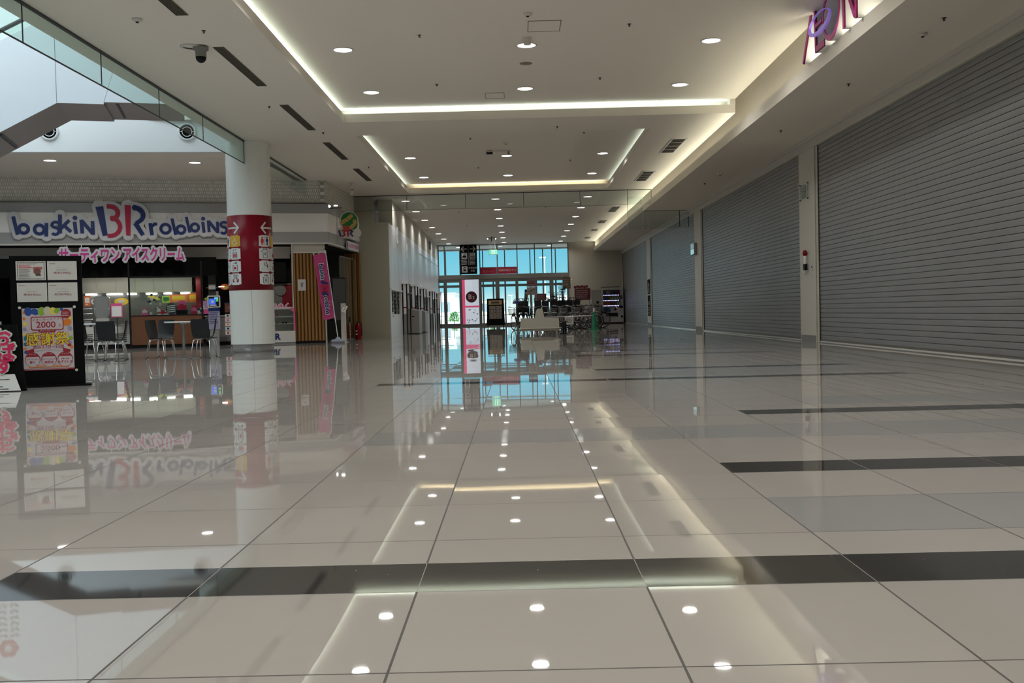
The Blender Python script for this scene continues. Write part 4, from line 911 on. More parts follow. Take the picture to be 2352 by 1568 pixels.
# back counter with steel machine etc.
t = fthing('freezer_cabinet', 'white open freezer cabinet with louvred lower panel left of the counter', 'freezer', -6.0, .3)
m = MB(); m.box(-1.3, 0, .12, .75, .7, .62, M_offw); m.box(-1.3, .05, .0, .75, .7, .12, M_black); m.box(-1.32, -.02, .62, .77, .7, .66, M_steel); m.build('body', t)
m = MB(); [m.box(-.55 + j * .42, -.008, .18 + k * .05, -.2 + j * .42, 0, .205 + k * .05, M_dgrey) for k in range(5) for j in range(3)]; m.build('louvre', t)
m = MB(); [m.cyl((-1.3, .3, z), (-.22, .3, z), .014, M_steel) for z in (.8, .95, 1.08)]; m.box(-1.3, .2, .66, -.24, .6, .76, M_steel); m.build('rail', t)
t = fthing('steel_mixer_tank', 'tall rounded steel machine standing on the freezer', 'machine', -5.99, .75, .66)
m = MB(); m.rbox(-.16, -.12, 0, .16, .12, .16, .02, M_offw); m.build('base', t); m = MB(); m.prism([(-.19, .72), (-.20, .68), (-.20, .3), (-.13, .14), (.13, .14), (.20, .3), (.20, .68), (.19, .72), (.14, .75), (-.14, .75)], -.10, .10, M_steel); m.prism([(-.15, .71), (-.16, .35), (-.10, .16), (.10, .16), (.16, .35), (.15, .71)], -.115, -.10, mat('brushed', (.42, .42, .42), .35, .8)); m.build('tank', t)
m = MB(); [m.cyl((s * .18, -.12, .42), (s * .18, -.10, .42), .015, M_white) for s in (-1, 1)]; m.build('knob', t)
t = fthing('pink_framed_notice', 'white notice sheet in a pink frame standing left of the counter', 'notice', -5.55, -.05, .84)
m = MB(); m.box(-.14, -.01, 0, .14, .01, .36, M_pink); m.box(-.12, -.014, .02, .12, -.01, .29, M_white); m.build('sheet', t); m = MB(); m.cyl((0, .03, -.84), (0, .03, 0), .015, M_dgrey); m.cyl((0, .03, -.84), (0, .03, -.82), .14, M_dgrey, n=20); m.build('stand', t)
# hanging little signs under the cupboards
M_or = mat('orange_card', (.75, .16, .02), .5); M_yl = mat('yellow_card', (.80, .55, .05), .5); M_lime = mat('lime_card', (.45, .65, .10), .5); M_sal = mat('salmon_card', (.80, .20, .10), .5)
def card(label, x, z, w_, h_, c1, c2, n=1.25, oval=False, seed=0):
    w_ *= 1.15; h_ *= 1.25
    t = fthing('price_card', label, 'card', x, n, z, 'cards hung under the shop lights'); m = MB()
    if oval: m.disc(0, 0, w_ / 2, -.006, 0, c1, 20, h_ / 2); m.disc(0, 0, w_ / 4, -.009, -.006, c2, 12, h_ / 4)
    else: m.rbox(-w_ / 2, -.006, -h_ / 2, w_ / 2, 0, h_ / 2, .012, c1, 'y'); m.rbox(-w_ * .36, -.009, -h_ * .2, w_ * .36, -.006, h_ * .34, .01, c2, 'y'); m.lines(-w_ * .3, w_ * .3, -h_ * .42, -h_ * .22, 1, -.006, c2, seed=seed)
    m.build('card', t)
card('orange drink poster card at the left edge beside the black notice board', -6.42, 1.30, .14, .22, M_or, M_white)
card('white oval card with dark blue mark left of the steel machine', -6.05 - .18, 1.28, .17, .13, M_white, M_navy, oval=True)
card('small lime oval card beside the steel machine', -6.02, 1.29, .10, .08, M_lime, M_yl, oval=True)
card('cream oval card right of the steel machine', -5.55, 1.27, .32, .16, M_yl, M_offw, oval=True)
card('lime card left over the toy display', -4.70, 1.36, .28, .10, M_lime, M_yl)
card('green bow-shaped card over the toy display', -4.38, 1.31, .18, .15, M_lime, M_icg)
card('wide salmon card with three yellow rounds', -4.05, 1.33, .42, .17, M_sal, M_yl)
card('orange card beside the salmon card', -3.68, 1.34, .20, .20, M_or, M_yl)
card('lime butterfly card at the right end of the lights', -3.22, 1.30, .26, .08, M_lime, M_yl, n=1.2, oval=True)
card('small cream box card at the right end above the lights', -3.08, 1.44, .18, .12, M_offw, M_white, n=1.2)
# toys and boxes behind the glass on the counter
def gift(label, x, w_, h_, cs, seed, kind=0):
    w_ *= 1.5; h_ *= 1.45; t = fthing('display_toy', label, 'toy', x, .26, .876, 'toys and gifts lined up behind the counter glass'); m = MB(); rr = random.Random(seed)
    if kind == 0:
        for k in range(3): z = h_ * k / 3; ww_ = w_ * (1 - .22 * k); m.rbox(-ww_ / 2, -.06, z, ww_ / 2, .06, z + h_ / 3 - .004, .012, cs[k % len(cs)], 'y')
        m.disc(0, h_ * .62, w_ * .2, -.07, -.06, cs[-1], 10)
    elif kind == 1:
        m.disc(0, h_ / 2, w_ / 2, -.05, .05, cs[0], 20, h_ / 2); [m.stroke([(-w_ * .36, h_ * (.22 + .16 * k)), (w_ * .36, h_ * (.30 + .16 * k))], .02, -.055, -.05, cs[1]) for k in range(4)]
    else:
        for k in range(26): a, r_ = rr.uniform(-.5, .5) * w_, rr.uniform(.05, 1) * h_; s = .02 + .02 * rr.random(); a *= 1 - .5 * r_ / h_; m.disc(a, r_, s, -.04 - .001 * k, .04, cs[k % len(cs)], 9)
    m.build('toy', t)
gift('heap of dark and pale spotted soft toys, left of the striped drum', -4.62, .36, .38, (M_offw, M_dgrey, M_offw, M_grey), 3, 2)
gift('pink box at the left end of the toy row', -4.88, .12, .13, (M_pink, M_offw), 4)
gift('white and red flat boxes in front of the soft toys', -4.42, .20, .08, (M_offw, M_rred), 5)
gift('round drum with black and white stripes', -4.20, .19, .22, (M_dgrey, M_white), 6, 1)
gift('red and white bow-topped gift pile', -3.93, .20, .26, (M_black, M_rred, M_pink, M_rred), 7)
gift('bright pink gift bag', -3.62, .12, .17, (M_rred, M_pink), 8)
gift('small white box with dark red lid', -3.50 + .02, .11, .20, (M_offw, M_dgrey, M_rred), 9)
gift('large pink and lilac arched gift box at the right', -3.58 + .30, .24, .25, (M_pink, M_offw, mat('lilac', (.45, .25, .5), .5)), 10)
gift('small white card box by the right post', -3.43 + .0 - .02 + .05 - .0 + .0 - .0 - .0 + .0 - .02 + .0, .08, .12, (M_white, M_navy), 11)
# order kiosk and board stands right of the counter
t = fthing('order_kiosk', 'self-order kiosk with lit blue screen right of the counter', 'kiosk', -3.10, -.1)
m = MB(); m.rbox(-.16, 0, 1.04, .17, .07, 1.36, .02, M_offw, 'y'); m.build('screen_case', t)
M_scr = mat('screen_blue', (.02, .05, .3), .3, emit=(.05, .16, .8), estr=.8)
m = MB(); m.box(-.13, -.006, 1.07, .14, 0, 1.33, M_black); m.box(-.12, -.008, 1.12, .05, -.006, 1.28, M_scr); m.box(.02, -.009, 1.27, .12, -.006, 1.31, mat('screen_sky', (.1, .4, .6), .3, emit=(.2, .6, .9), estr=.7)); m.box(.06, -.009, 1.20, .12, -.006, 1.265, mat('screen_green', (.05, .4, .1), .3, emit=(.1, .6, .15), estr=.6))
m.box(-.11, -.01, 1.09, .07, -.006, 1.11, M_white); m.disc(-.03, 1.2, .035, -.011, -.008, M_white, 12); m.build('screen', t)
m = MB(); m.rbox(-.14, .02, .45, .15, .06, 1.03, .01, mat('poster_lilac', (.32, .30, .42), .5), 'y'); m.box(-.14, .015, .94, .15, .02, 1.03, M_navy); m.lines(-.12, .13, .60, .92, 7, .019, M_navy, seed=4); m.build('poster', t)
m = MB(); m.box(-.12, .03, 0, .12, .12, .45, M_grey); m.build('stand', t)
t = fthing('menu_board_stand', 'tall menu stand with brown poster and rows of item pictures beside the round column', 'stand', -2.68, -.15)
m = MB(); m.box(-.14, 0, .90, .17, .02, 1.16, mat('poster_brown', (.12, .035, .02), .5)); m.text('137', .02, 1.02, .09, -.002, M_offw); m.box(-.1, -.003, 1.12, .12, 0, 1.15, M_navy); m.build('poster', t)
m = MB()
for k in range(5):
    z = .76 - k * .115; m.box(-.14, 0, z, .17, .015, z + .095, M_offw)
    for j in range(3): m.disc(-.07 + j * .10, z + .05, .03, -.004, 0, (M_dgrey, M_pink, M_sal, M_navy, M_rred)[k], 10)
m.build('picture_row', t)
m = MB(); m.cyl((0, .03, 0), (0, .03, 1.1), .014, M_chrome); m.cyl((0, .03, 0), (0, .03, .015), .14, M_dgrey, n=20); m.build('pole', t)
t = fthing('hanging_food_cutout', 'brown oval food cut-out hanging left of the round column', 'sign', -2.80, .3, 1.60); m = MB(); m.disc(0, 0, .115, -.01, .01, M_cone, 20, .085); m.disc(.02, -.02, .07, -.014, -.01, M_icy, 14, .045); m.stroke([(-.16, .01), (-.02, .01)], .014, -.02, -.014, M_lens); m.build('cutout', t)
m = MB(); m.cyl((-.5, 0, -.02), (-.1, 0, -.02), .006, M_steel); m.build('arm', t)
t = fthing('side_counter', 'grey low counter behind the kiosk beside the column', 'counter', -2.6, 1.0); m = MB(); m.box(-.75, 0, .1, 1.1, .5, .80, M_grey); m.box(-.75, .03, 0, 1.1, .5, .1, M_black); m.box(-.78, -.03, .80, 1.1, .52, .83, M_offw); m.build('body', t)
t = fthing('small_white_box', 'small white box on a dark pillar right of the black post', 'box', -3.14, .7, 1.55); m = MB(); m.box(-.09, 0, 0, .09, .1, .13, M_offw); m.build('box', t); m = MB(); m.box(-.1, .1, -1.55, .1, .2, .85, M_dgrey); m.build('pillar', t)
t = fthing('dark_red_post', 'dark red post at the right end of the cupboards', 'post', -3.48, 1.2); m = MB(); m.box(-.1, 0, 0, .08, .1, 2.3, M_wine); m.build('post', t)
# display case right of the column
t = fthing('display_case', 'white glass display case with pink lettering between column and wooden pier', 'display case', -1.35, -.05)
m = MB(); m.box(-.42, 0, .05, .38, .45, .36, M_offw); m.box(-.42, .02, 0, .38, .45, .05, M_grey); m.box(.345, 0, .36, .385, .45, .93, M_pink); m.box(-.42, .4, .36, .38, .45, 1.02, M_offw); m.build('cabinet', t)
m = MB(); [m.box(-.40, .02, z, .345, .4, z + .012, M_offw) for z in (.55, .74, .95)]; m.build('shelf', t); m = MB(); m.box(-.42, -.002, .36, .345, .002, .96, M_glass); m.build('glass_front', t)
m = MB(); m.text('つあのく', -.08, 1.03, .17, -.02, M_white, ext=.008, off=.012); m.text('つあのく', -.08, 1.03, .17, -.035, M_pink, ext=.004); m.prism([(.25, .98), (.33, 1.0), (.38, .90), (.37, .84), (.28, .93)], -.02, 0, M_pink); m.build('lettering', t)
m = MB(); m.text('BR', -.17, .20, .23, -.004, M_navy, ext=.003, off=.01); m.build('monogram', t)
t = fthing('shelf_goods', 'small purple and pink packets on the upper display case shelf', 'goods', -1.55, .15, .752); m = MB(); [m.box(-.12 + k * .07, 0, 0, -.07 + k * .07, .05, .05 + .03 * (k % 2), (M_navy, M_pink, M_offw, M_pink)[k]) for k in range(4)]; m.build('packets', t)
t = fthing('shelf_goods', 'row of dark and white packets on the lower display case shelf', 'goods', -1.45, .15, .562); m = MB(); [m.box(-.18 + k * .08, 0, 0, -.12 + k * .08, .05, .04, (M_white, M_white, M_dgrey, M_grey, M_black, M_black)[k]) for k in range(6)]; m.build('packets', t)
# poster wall and low white counter at far left, behind the notice boards
t = fthing('lilac_poster_wall', 'large dim lilac poster with a pink figure behind the left notice board', 'poster', -8.9, .3)
m = MB(); m.box(-1.6, 0, .80, .46, .04, 2.15, mat('poster_dim', (.20, .15, .16), .5)); m.disc(.05, 1.6, .2, -.006, 0, M_grey, 16, .13); m.disc(-.05, 1.62, .08, -.01, -.006, M_rred, 12, .04); m.stroke([(.08, 1.4), (.07, 1.0)], .05, -.005, 0, mat('poster_dark', (.10, .07, .08), .5)); m.build('sheet', t)
m = MB(); m.box(-1.6, -.05, .52, .50, .1, .80, mat('ledge_white', (.50, .54, .56), .4)); m.build('ledge', t)

# --- tables and chairs
M_shell = mat('chair_shell', (.009, .010, .011), .42)
def chair_proto():
    t = thing('cafe_chair', 'x', 'chair', (0, 0, 0), 0, 'cafe chairs')
    m = MB()   # moulded shell: seat curving up into the back
    prof = [(-.19, .375), (-.12, .385), (0, .38), (.10, .378), (.145, .40), (.17, .46), (.19, .56), (.205, .66), (.215, .735)]
    wd = [.17, .18, .18, .172, .165, .165, .175, .178, .165]
    vs = []
    for (y, z), w_ in zip(prof, wd):
        for k in range(7): u = -1 + k / 3.0; vs.append((w_ * u, y + .018 * u * u * (-1 if z > .45 else 0), z + (.012 * u * u if z < .45 else 0)))
    fs = [(r * 7 + k, r * 7 + k + 1, (r + 1) * 7 + k + 1, (r + 1) * 7 + k) for r in range(8) for k in range(6)]
    m.add(vs, fs, M_shell, True); m.add([(x, y + .012 * (1 if z > .45 else 0), z - .010 * (0 if z > .45 else 1)) for x, y, z in vs], [tuple(reversed(f)) for f in fs], M_shell, True); m.build('shell', t)
    for sx in (-1, 1):
        for sy, fy in ((-1, -.20), (1, .20)):
            m = MB(); m.tube([(sx * .05, sy * .05, .366), (sx * .12, sy * .10, .362), (sx * .15, sy * .13, .345), (sx * .16, sy * .15, .31), (sx * .185, fy * .95, .08), (sx * .19, fy, .008)], .0095, M_chrome, 8); m.cyl((sx * .19, fy, 0), (sx * .19, fy, .012), .013, M_black); m.build('leg', t)
    return t
chs = [(-5.87, 19.05, 172, 'black cafe chair turned away at the right front of the right-hand table'), (-7.08, 20.2, -12, 'black cafe chair behind the right-hand table, facing the camera'),
       (-6.88, 19.55, 78, 'black cafe chair at the left side of the right-hand table, seen side-on'), (-6.10, 19.85, -72, 'grey-looking cafe chair at the right side of the right-hand table, next to the column'),
       (-7.54, 18.8, 178, 'black cafe chair turned away at the left-hand table'), (-7.62, 19.25, -72, 'dark cafe chair at the right side of the left-hand table'), (-8.10, 19.25, 84, 'black cafe chair half hidden by the notice board')]
c0 = None
for x, y, a, lb in chs:
    # rotation 0: back (local +y) away from camera -> person faces the camera
    if c0 is None: c0 = chair_proto(); q = c0; q.location = (x, y, 0); q.rotation_euler = (0, 0, math.radians(a))
    else: q = copy_tree(c0, (x, y, 0), math.radians(a))
    q['label'] = lb
for x, y, lb in ((-6.42, 19.52, 'round-topped white cafe table near the column with pedestal and cross foot'), (-8.06, 19.4, 'white cafe table half hidden by the black notice board')):
    t = thing('cafe_table', lb, 'table', (x, y, 0), .3, 'cafe tables')
    m = MB(); m.lathe([(.001, .70), (.34, .70), (.35, .69), (.34, .672), (.001, .672)], M_white, 36); m.build('tabletop', t)
    m = MB(); m.cyl((0, 0, .02), (0, 0, .672), .028, M_steel, n=16); m.cyl((0, 0, .64), (0, 0, .672), .10, M_steel, n=20); m.build('pedestal', t)
    m = MB(); [m.box(-.30, -.03, 0, .30, .03, .03, M_steel) if k == 0 else m.box(-.03, -.30, 0, .03, .30, .03, M_steel) for k in range(2)]; m.build('cross_foot', t)

# ================================================================== NOTICE BOARDS
bx0, by0 = -5.36, 11.6
ba = math.atan2(.45, .62) * .55
t = thing('notice_board', 'tall black notice board stand with four white sheets and a colourful poster', 'notice board', (bx0, by0, 0), ba)
m = MB(); m.box(-.375, 0, .0, .375, .05, 1.49, M_mblack); m.build('board', t)
m = MB(); m.box(-.40, -.10, 0, .44, .25, .018, M_mblack); m.box(.30, .05, 0, .44, .22, .03, M_grey); m.build('foot', t)
def sheet(x0, z0, x1, z1, y, c_): m = MB(); m.box(x0, y - .003, z0, x1, y, z1, c_); return m
for k, (cx_, cz_) in enumerate(((-.155, 1.325), (.17, 1.325), (-.15, 1.08), (.17, 1.08))):
    m = sheet(cx_ - .155, cz_ - .11, cx_ + .155, cz_ + .105, 0, M_offw); y = -.0032
    if k == 0:
        for a, b, c2, d in ((-.14, -.098, .14, -.094), (-.14, .088, .14, .092), (-.14, -.098, -.136, .092), (.136, -.098, .14, .092)): m.box(cx_ + a, y - .001, cz_ + b, cx_ + c2, y, cz_ + d, M_dgrey)
        m.text('ライダーロックショー', cx_ - .03, cz_ + .074, .018, y, M_black); m.text('1月26日(日)', cx_ - .07, cz_ + .05, .026, y, M_red, off=.0005); m.box(cx_ - .125, y - .001, cz_ + .028, cx_ + .01, y, cz_ + .034, M_red); m.lines(cx_ - .125, cx_ + .0, cz_ - .09, cz_ + .02, 8, y, M_dgrey, .004, 3)
        m.disc(cx_ + .065, cz_ - .01, .04, y - .001, y, mat('brown_blob', (.20, .08, .06), .6), 9); m.box(cx_ + .02, y - .001, cz_ + .01, cx_ + .12, y, cz_ + .04, mat('rose_blob', (.45, .12, .12), .6)); m.box(cx_ + .05, y - .002, cz_ - .06, cx_ + .1, y, cz_ - .04, M_dgrey)
    else:
        m.text('Information', cx_ - .135, cz_ + .075, .014, y, M_crim, 'LEFT'); m.lines(cx_ - .06, cx_ + .08, cz_ - .0, cz_ + .008, 1, y, M_grey, .004, 5); m.text('ÆON MALL', cx_ + .0, cz_ - .03, .034, y, M_crim, sx=1.05); [m.disc(cx_ - .06 + j * .024, cz_ + .03 + .006 * (j % 2), .003, y - .001, y, M_grey, 6) for j in range(6)]
    m.build('white_sheet', t)
# poster
M_pp = [mat('poster_%s' % n, c_, .5) for n, c_ in (('blue', (.02, .07, .30)), ('green', (.25, .42, .05)), ('orange', (.72, .20, .02)), ('yellow', (.78, .62, .12)), ('lilac', (.42, .25, .42)), ('cream', (.60, .55, .42)), ('teal', (.02, .16, .22)), ('dark_red', (.32, .015, .03)))]
M_paper = mat('poster_paper', (.58, .50, .52), .45)
m = sheet(-.265, .19, .265, .895, -.002, M_paper); y = -.0055
rr = random.Random(11)
blobs = [(-.24, .85, .04, 2), (-.20, .86, .05, 0), (-.13, .855, .045, 0), (-.06, .86, .05, 1), (0, .865, .05, 5), (.06, .86, .045, 3), (.10, .865, .035, 1), (-.245, .78, .03, 2), (-.235, .72, .045, 3), (-.24, .66, .035, 4), (-.25, .60, .03, 3), (-.225, .56, .035, 6),
         (.20, .73, .05, 2), (.24, .78, .03, 3), (.23, .66, .04, 4), (.24, .60, .025, 5), (.235, .55, .03, 1), (.22, .50, .03, 4), (.24, .45, .03, 2), (-.24, .49, .03, 6), (-.245, .44, .03, 2), (-.23, .40, .025, 0), (.15, .88, .02, 0), (.22, .47, .02, 7)]
for i, (a, b, r_, k) in enumerate(blobs):
    r_ = min(r_, .262 - abs(a) if abs(a) > .2 else r_); r_ = max(r_, .018)
    m.disc(a, b, r_, y - .0005 - i * .0001, y + .002, M_pp[k], 14, r_ * .8, rr.uniform(0, 3))
y2 = -.0088
m.rbox(-.175, y2, .645, .165, y2 + .002, .80, .02, M_pp[7], 'y'); m.rbox(-.165, y2 - .0006, .655, .155, y2 + .002, .79, .018, M_paper, 'y')
m.text('イオンモールアプリ', -.0, .765, .036, y2 - .0007, M_pp[7], rot=.04); m.text('2000', -.02, .705, .098, y2 - .0007, M_pp[7], off=.0015, sx=1.05); m.text('万', .125, .695, .036, y2 - .0007, M_pp[7])
m.rbox(-.10, y2 - .001, .622, .08, y2 + .002, .652, .013, M_pp[7], 'y'); m.text('ダウンロード', -.01, .637, .026, y2 - .0012, M_paper)
m.disc(.195, .83, .052, y2 - .0002, y2 + .002, M_pp[7], 24); m.lines(.155, .235, .80, .855, 3, y2 - .0004, M_paper, .007, 9)
m.text('感謝祭', -.005, .535, .155, y2 - .0003, M_pp[7], off=.007, ext=.0005); m.text('感謝祭', -.005, .535, .155, y2 - .0013, mat('poster_gold', (.78, .60, .02), .5), off=.001, ext=.0005)
m.stroke(arc(0, .05, .55, .40, 105, 75, 8), .055, y2 - .0002, y2 + .002, M_paper); m.text('2025 2.1日～3.2日', 0, .452, .042, y2 - .0012, M_pp[7], off=.0006)
for s in (-1, 1): m.prism([(s * .155, .44), (s * .235, .415), (s * .215, .385), (s * .15, .40)], y2, y2 + .002, M_pp[7])
for k, (a, tx) in enumerate(((-.17, ('ホトク1', 'アプリクーポン', '祭り')), (0, ('ホトク2', 'ポイントもらえる', '抽選会')), (.17, ('ホトク3', '2.20～2.24', 'めずらしも')))):
    m.disc(a, .315, .080, y2 - .0002, y2 + .002, M_pp[7], 26); m.prism([(a + .074 * math.cos(q), .308 + .074 * math.sin(q)) for q in [math.radians(t_) for t_ in range(150, 391, 20)]], y2 - .0008, y2 + .002, M_paper)
    m.text(tx[0], a, .372, .021, y2 - .0010, M_paper); m.text(tx[1], a, .315, .020, y2 - .0010, M_pp[7], sx=.9); m.text(tx[2], a, .28, .032, y2 - .0010, M_rred, off=.0005)
    if k == 2: m.box(a - .066, y2 - .0009, .303, a + .066, y2, .328, M_pp[3]); m.text(tx[1], a, .315, .020, y2 - .0010, M_pp[7])
m.rbox(-.21, y2, .222, .21, y2 + .002, .245, .01, M_pp[2], 'y'); m.lines(-.19, .19, .225, .243, 1, y2 - .0003, M_paper, .006, 2, 0); m.box(-.265, y2 + .001, .19, .265, y2 + .003, .208, M_pp[7]); m.lines(-.25, .2, .193, .206, 1, y2 + .0009, M_paper, .005, 6, 0)
m.build('festival_poster', t)
m = MB(); [m.disc(sx * .285, z, .016, -.012, 0, M_offw, 10) for sx in (-1, 1) for z in (.905, .18)]; m.build('corner_clip', t)
t = thing('floor_display', 'black floor display with red and white brush lettering at the left edge', 'display', (-5.62, 10.9, 0), .12)
m = MB(); m.prism([(-.9, 0), (.30, 0), (.22, .72), (-.9, .72)], .03, .06, M_mblack); m.build('board', t)
m = MB(); M_pk = mat('brush_pink', (.62, .02, .10), .5)
for ch, z, dx in (('お', .565, .07), ('ば', .41, .11), ('す', .27, .09)):
    m.halo(ch, dx, z, .20, .008, .03, M_offw, .022); m.text(ch, dx, z, .20, .004, M_pk, off=.006, ext=.002)
m.build('brush_lettering', t)
m = MB(); m.add([(-.6, -.04, 0.01), (.27, -.04, .01), (.19, .02, .185), (-.6, .02, .185)], [(0, 1, 2, 3)], M_offw); m.build('white_card', t)
m = MB()
for k in range(6): z = .155 - k * .025; yy = .02 - (.185 - z) / .175 * .06 - .003; m.lines(-.35, .17 + k * .008, z - .006, z + .006, 1, yy, M_rred if k == 0 else M_dgrey, .008 if k else .012, k + 20, .3)
m.build('card_print', t)
# ================================================================== FAR GLAZING, DOORS AND OUTSIDE
YF = 56.3
def bars(m, xs, z0, z1, y, w_, mt, d=.08):
    for x in xs: m.box(x - w_ / 2, y - d / 2, z0, x + w_ / 2, y + d / 2, z1, mt)
upx = [-4.30, -3.97, -3.08, -2.02, -1.06, .04, 1.0, 1.94, 2.84]
m = MB(); bars(m, upx, 2.84, 4.44, YF, .055, M_alu); m.box(-4.33, YF - .06, 2.60, 2.86, YF + .06, 2.84, mat('transom', (.20, .19, .17), .4)); m.box(-4.33, YF - .04, 4.44, 2.86, YF + .04, 4.48, M_alu)
fr = m.build('window_1'); struct(fr)
for a, b in zip(upx, upx[1:]): m = MB(); m.box(a + .03, YF - .004, 2.84, b - .03, YF + .004, 4.44, M_glass); m.build('pane', fr)
# doors and side lights below the transom
cells = [(-4.33, -3.98, 'f'), (-3.98, -3.08, 'd'), (-3.08, -2.06, 'p'), (-2.06, -1.08, 'd'), (-1.08, .02, 'd'), (.02, 1.0, 'f'), (1.0, 1.90, 'd'), (1.90, 2.86, 'd')]
for i, (a, b, k) in enumerate(cells):
    m = MB(); fw = .11 if k == 'd' else .05
    zb, zt = (.10 if k == 'd' else .08), (2.44 if k == 'd' else 2.58)
    m.box(a, YF - .04, 0, a + fw, YF + .04, 2.6, M_alu); m.box(b - fw, YF - .04, 0, b, YF + .04, 2.6, M_alu); m.box(a + fw, YF - .037, 0, b - fw, YF + .037, zb, M_alu); m.box(a + fw, YF - .037, zt, b - fw, YF + .037, 2.6, M_alu)
    d = m.build('door_%d' % (i + 1) if k == 'd' else 'window_%d' % (i + 2)); struct(d)
    m = MB(); m.box(a + fw, YF - .004, zb, b - fw, YF + .004, zt, M_glass); m.build('pane', d)
    if k == 'd': m = MB(); m.box(a + .1, YF - .09, .85, a + .13, YF - .05, 1.25, M_dgrey); m.build('door_handle', d)
    m = MB(); m.box(a + fw, YF - .03, .58, b - fw, YF - .015, .605, M_dgrey); m.build('push_rail', d)
# outer line of the draught lobby
m = MB(); ux = [-5.2, -4.2, -3.35, -2.0, -.7, .8, 1.55, 2.3, 3.3]
bars(m, ux, 2.7, 4.48, 60.4, .06, M_alu); m.box(-6, 60.33, 2.55, 4, 60.47, 2.8, M_alu); m.box(-6, 60.34, 4.40, 4, 60.46, 5.2, M_offw)
bars(m, [-4.3, -3.35, -2.9, -2.0, -1.4, -.7, .0, .8, 1.55, 2.3, 3.0], 0, 2.6, 60.4, .09, M_alu); m.box(-6, 60.37, 0, 4, 60.43, .12, M_alu); m.box(-6, 60.37, 2.25, 4, 60.43, 2.4, M_alu)
struct(m.build('window_20'))
w = MB(); w.box(-6.1, 56.7, 0, -5.9, 60.5, 5.2, M_offw); w.box(3.9, 56.7, 0, 4.1, 60.5, 5.2, M_offw); struct(w.build('wall_lobby'))
for x, y, lb in ((-3.3, 58.2, 'left one'), (-.9, 58.2, 'middle one'), (1.9, 58.6, 'right one')): downlight(x, y, ZC, 'round downlight in the lobby ceiling behind the upper glazing, ' + lb, 'lobby downlights', 6)
# outside
M_pave = mat('outdoor_paving', (.8, .8, .76), .8, noise=.15, nscale=.6)
m = MB(); m.quad((-60, 60.4, -.02), (60, 60.4, -.02), (60, 200, -.02), (-60, 200, -.02), M_pave); struct(m.build('ground_outside'))
def building(label, x0, x1, y, h, c_, floors, wn, dark=(.25, .33, .38)):
    t = thing('building', label, 'building', ((x0 + x1) / 2, y, 0)); W2 = (x1 - x0) / 2
    m = MB(); m.box(-W2, 0, -.02, W2, 8, h, c_); m.box(-W2 - .1, -.1, h, W2 + .1, 8, h + .15, M_offw); m.build('wall', t)
    md = mat('outside_window', dark, .2)
    for f in range(floors):
        for k in range(wn):
            xx = -W2 + (k + .5) * 2 * W2 / wn; zz = .9 + f * 2.6; m = MB(); m.box(xx - .5, -.03, zz, xx + .5, 0, zz + 1.2, md); m.build('window', t)
M_bw = mat('outside_wall', (.75, .75, .72), .8)
building('low white building outside behind the left doors', -16, -7.2, 118, 3.0, M_bw, 1, 4)
building('pale grey building outside behind the middle doors', -5.6, -1.6, 150, 2.3, M_bw, 1, 3)
building('pale building outside with a grey-green sign board, behind the right doors', 1.6, 7.5, 132, 2.6, mat('outside_wall_two', (.6, .66, .66), .8), 1, 3)
for x, y, lb in ((-3.4, 92, 'lamp post outside seen through the left doors'), (-.6, 110, 'thin lamp post outside seen through the middle doors'), (2.2, 80, 'lamp post outside seen through the right upper glazing')):
    t = thing('lamp_post', lb, 'lamp post', (x, y, 0)); m = MB(); m.cyl((0, 0, -.02), (0, 0, 5.0 if x > 2 else 2.6), .05, M_offw, .035); m.build('post', t); m = MB(); m.box(-.4, -.05, 2.5 if x < 2 else 4.9, .1, .05, 2.6 if x < 2 else 5.0, M_offw); m.build('head', t)
for x, y, w_, h_, lb in ((-6.0, 96, 1.2, .9, 'rounded green shrub outside behind the left door'), (-1.9, 75, .7, .45, 'small green shrub outside behind the middle door'), (1.9, 88, 1.5, .8, 'green hedge clump outside behind the bicycles')):
    t = thing('shrub', lb, 'shrub', (x, y, 0)); m = MB(); rr = random.Random(int(x * 10)); M_leaf = mat('leaf_green', (.08, .25, .07), .7)
    for k in range(70):
        a, r_, zz = rr.uniform(0, 6.28), rr.uniform(0, 1) ** .5 * w_ / 2, rr.uniform(0, 1) * h_; r_ *= math.cos(zz / h_ * 1.3); q = Vector((r_ * math.cos(a), r_ * math.sin(a), zz)); e1 = Vector((rr.uniform(-1, 1), rr.uniform(-1, 1), rr.uniform(-1, 1))).normalized() * .12; e2_ = e1.orthogonal() * .9
        m.quad(q - e1, q - e2_, q + e1, q + e2_, M_leaf)
    m.build('leaves', t)
t = thing('railing', 'thin dark railing outside the left doors', 'railing', (-3.6, 62.5, 0)); m = MB(); [m.tube([(x, 0, 0), (x, 0, .8), (x + .5, 0, .8)], .02, mat('rail_blue', (.03, .09, .16), .4)) for x in (-.3, .3)]; m.build('tube', t)
t = thing('outdoor_sign_board', 'grey-green sign board outside behind the right fixed pane', 'sign', (1.03, 70, 0)); m = MB(); m.box(-.45, 0, 1.3, .45, .06, 2.1, mat('sign_greygreen', (.18, .26, .25), .6)); m.build('board', t); m = MB(); m.box(-.04, .02, 0, .04, .05, 1.3, M_grey); m.build('post', t)

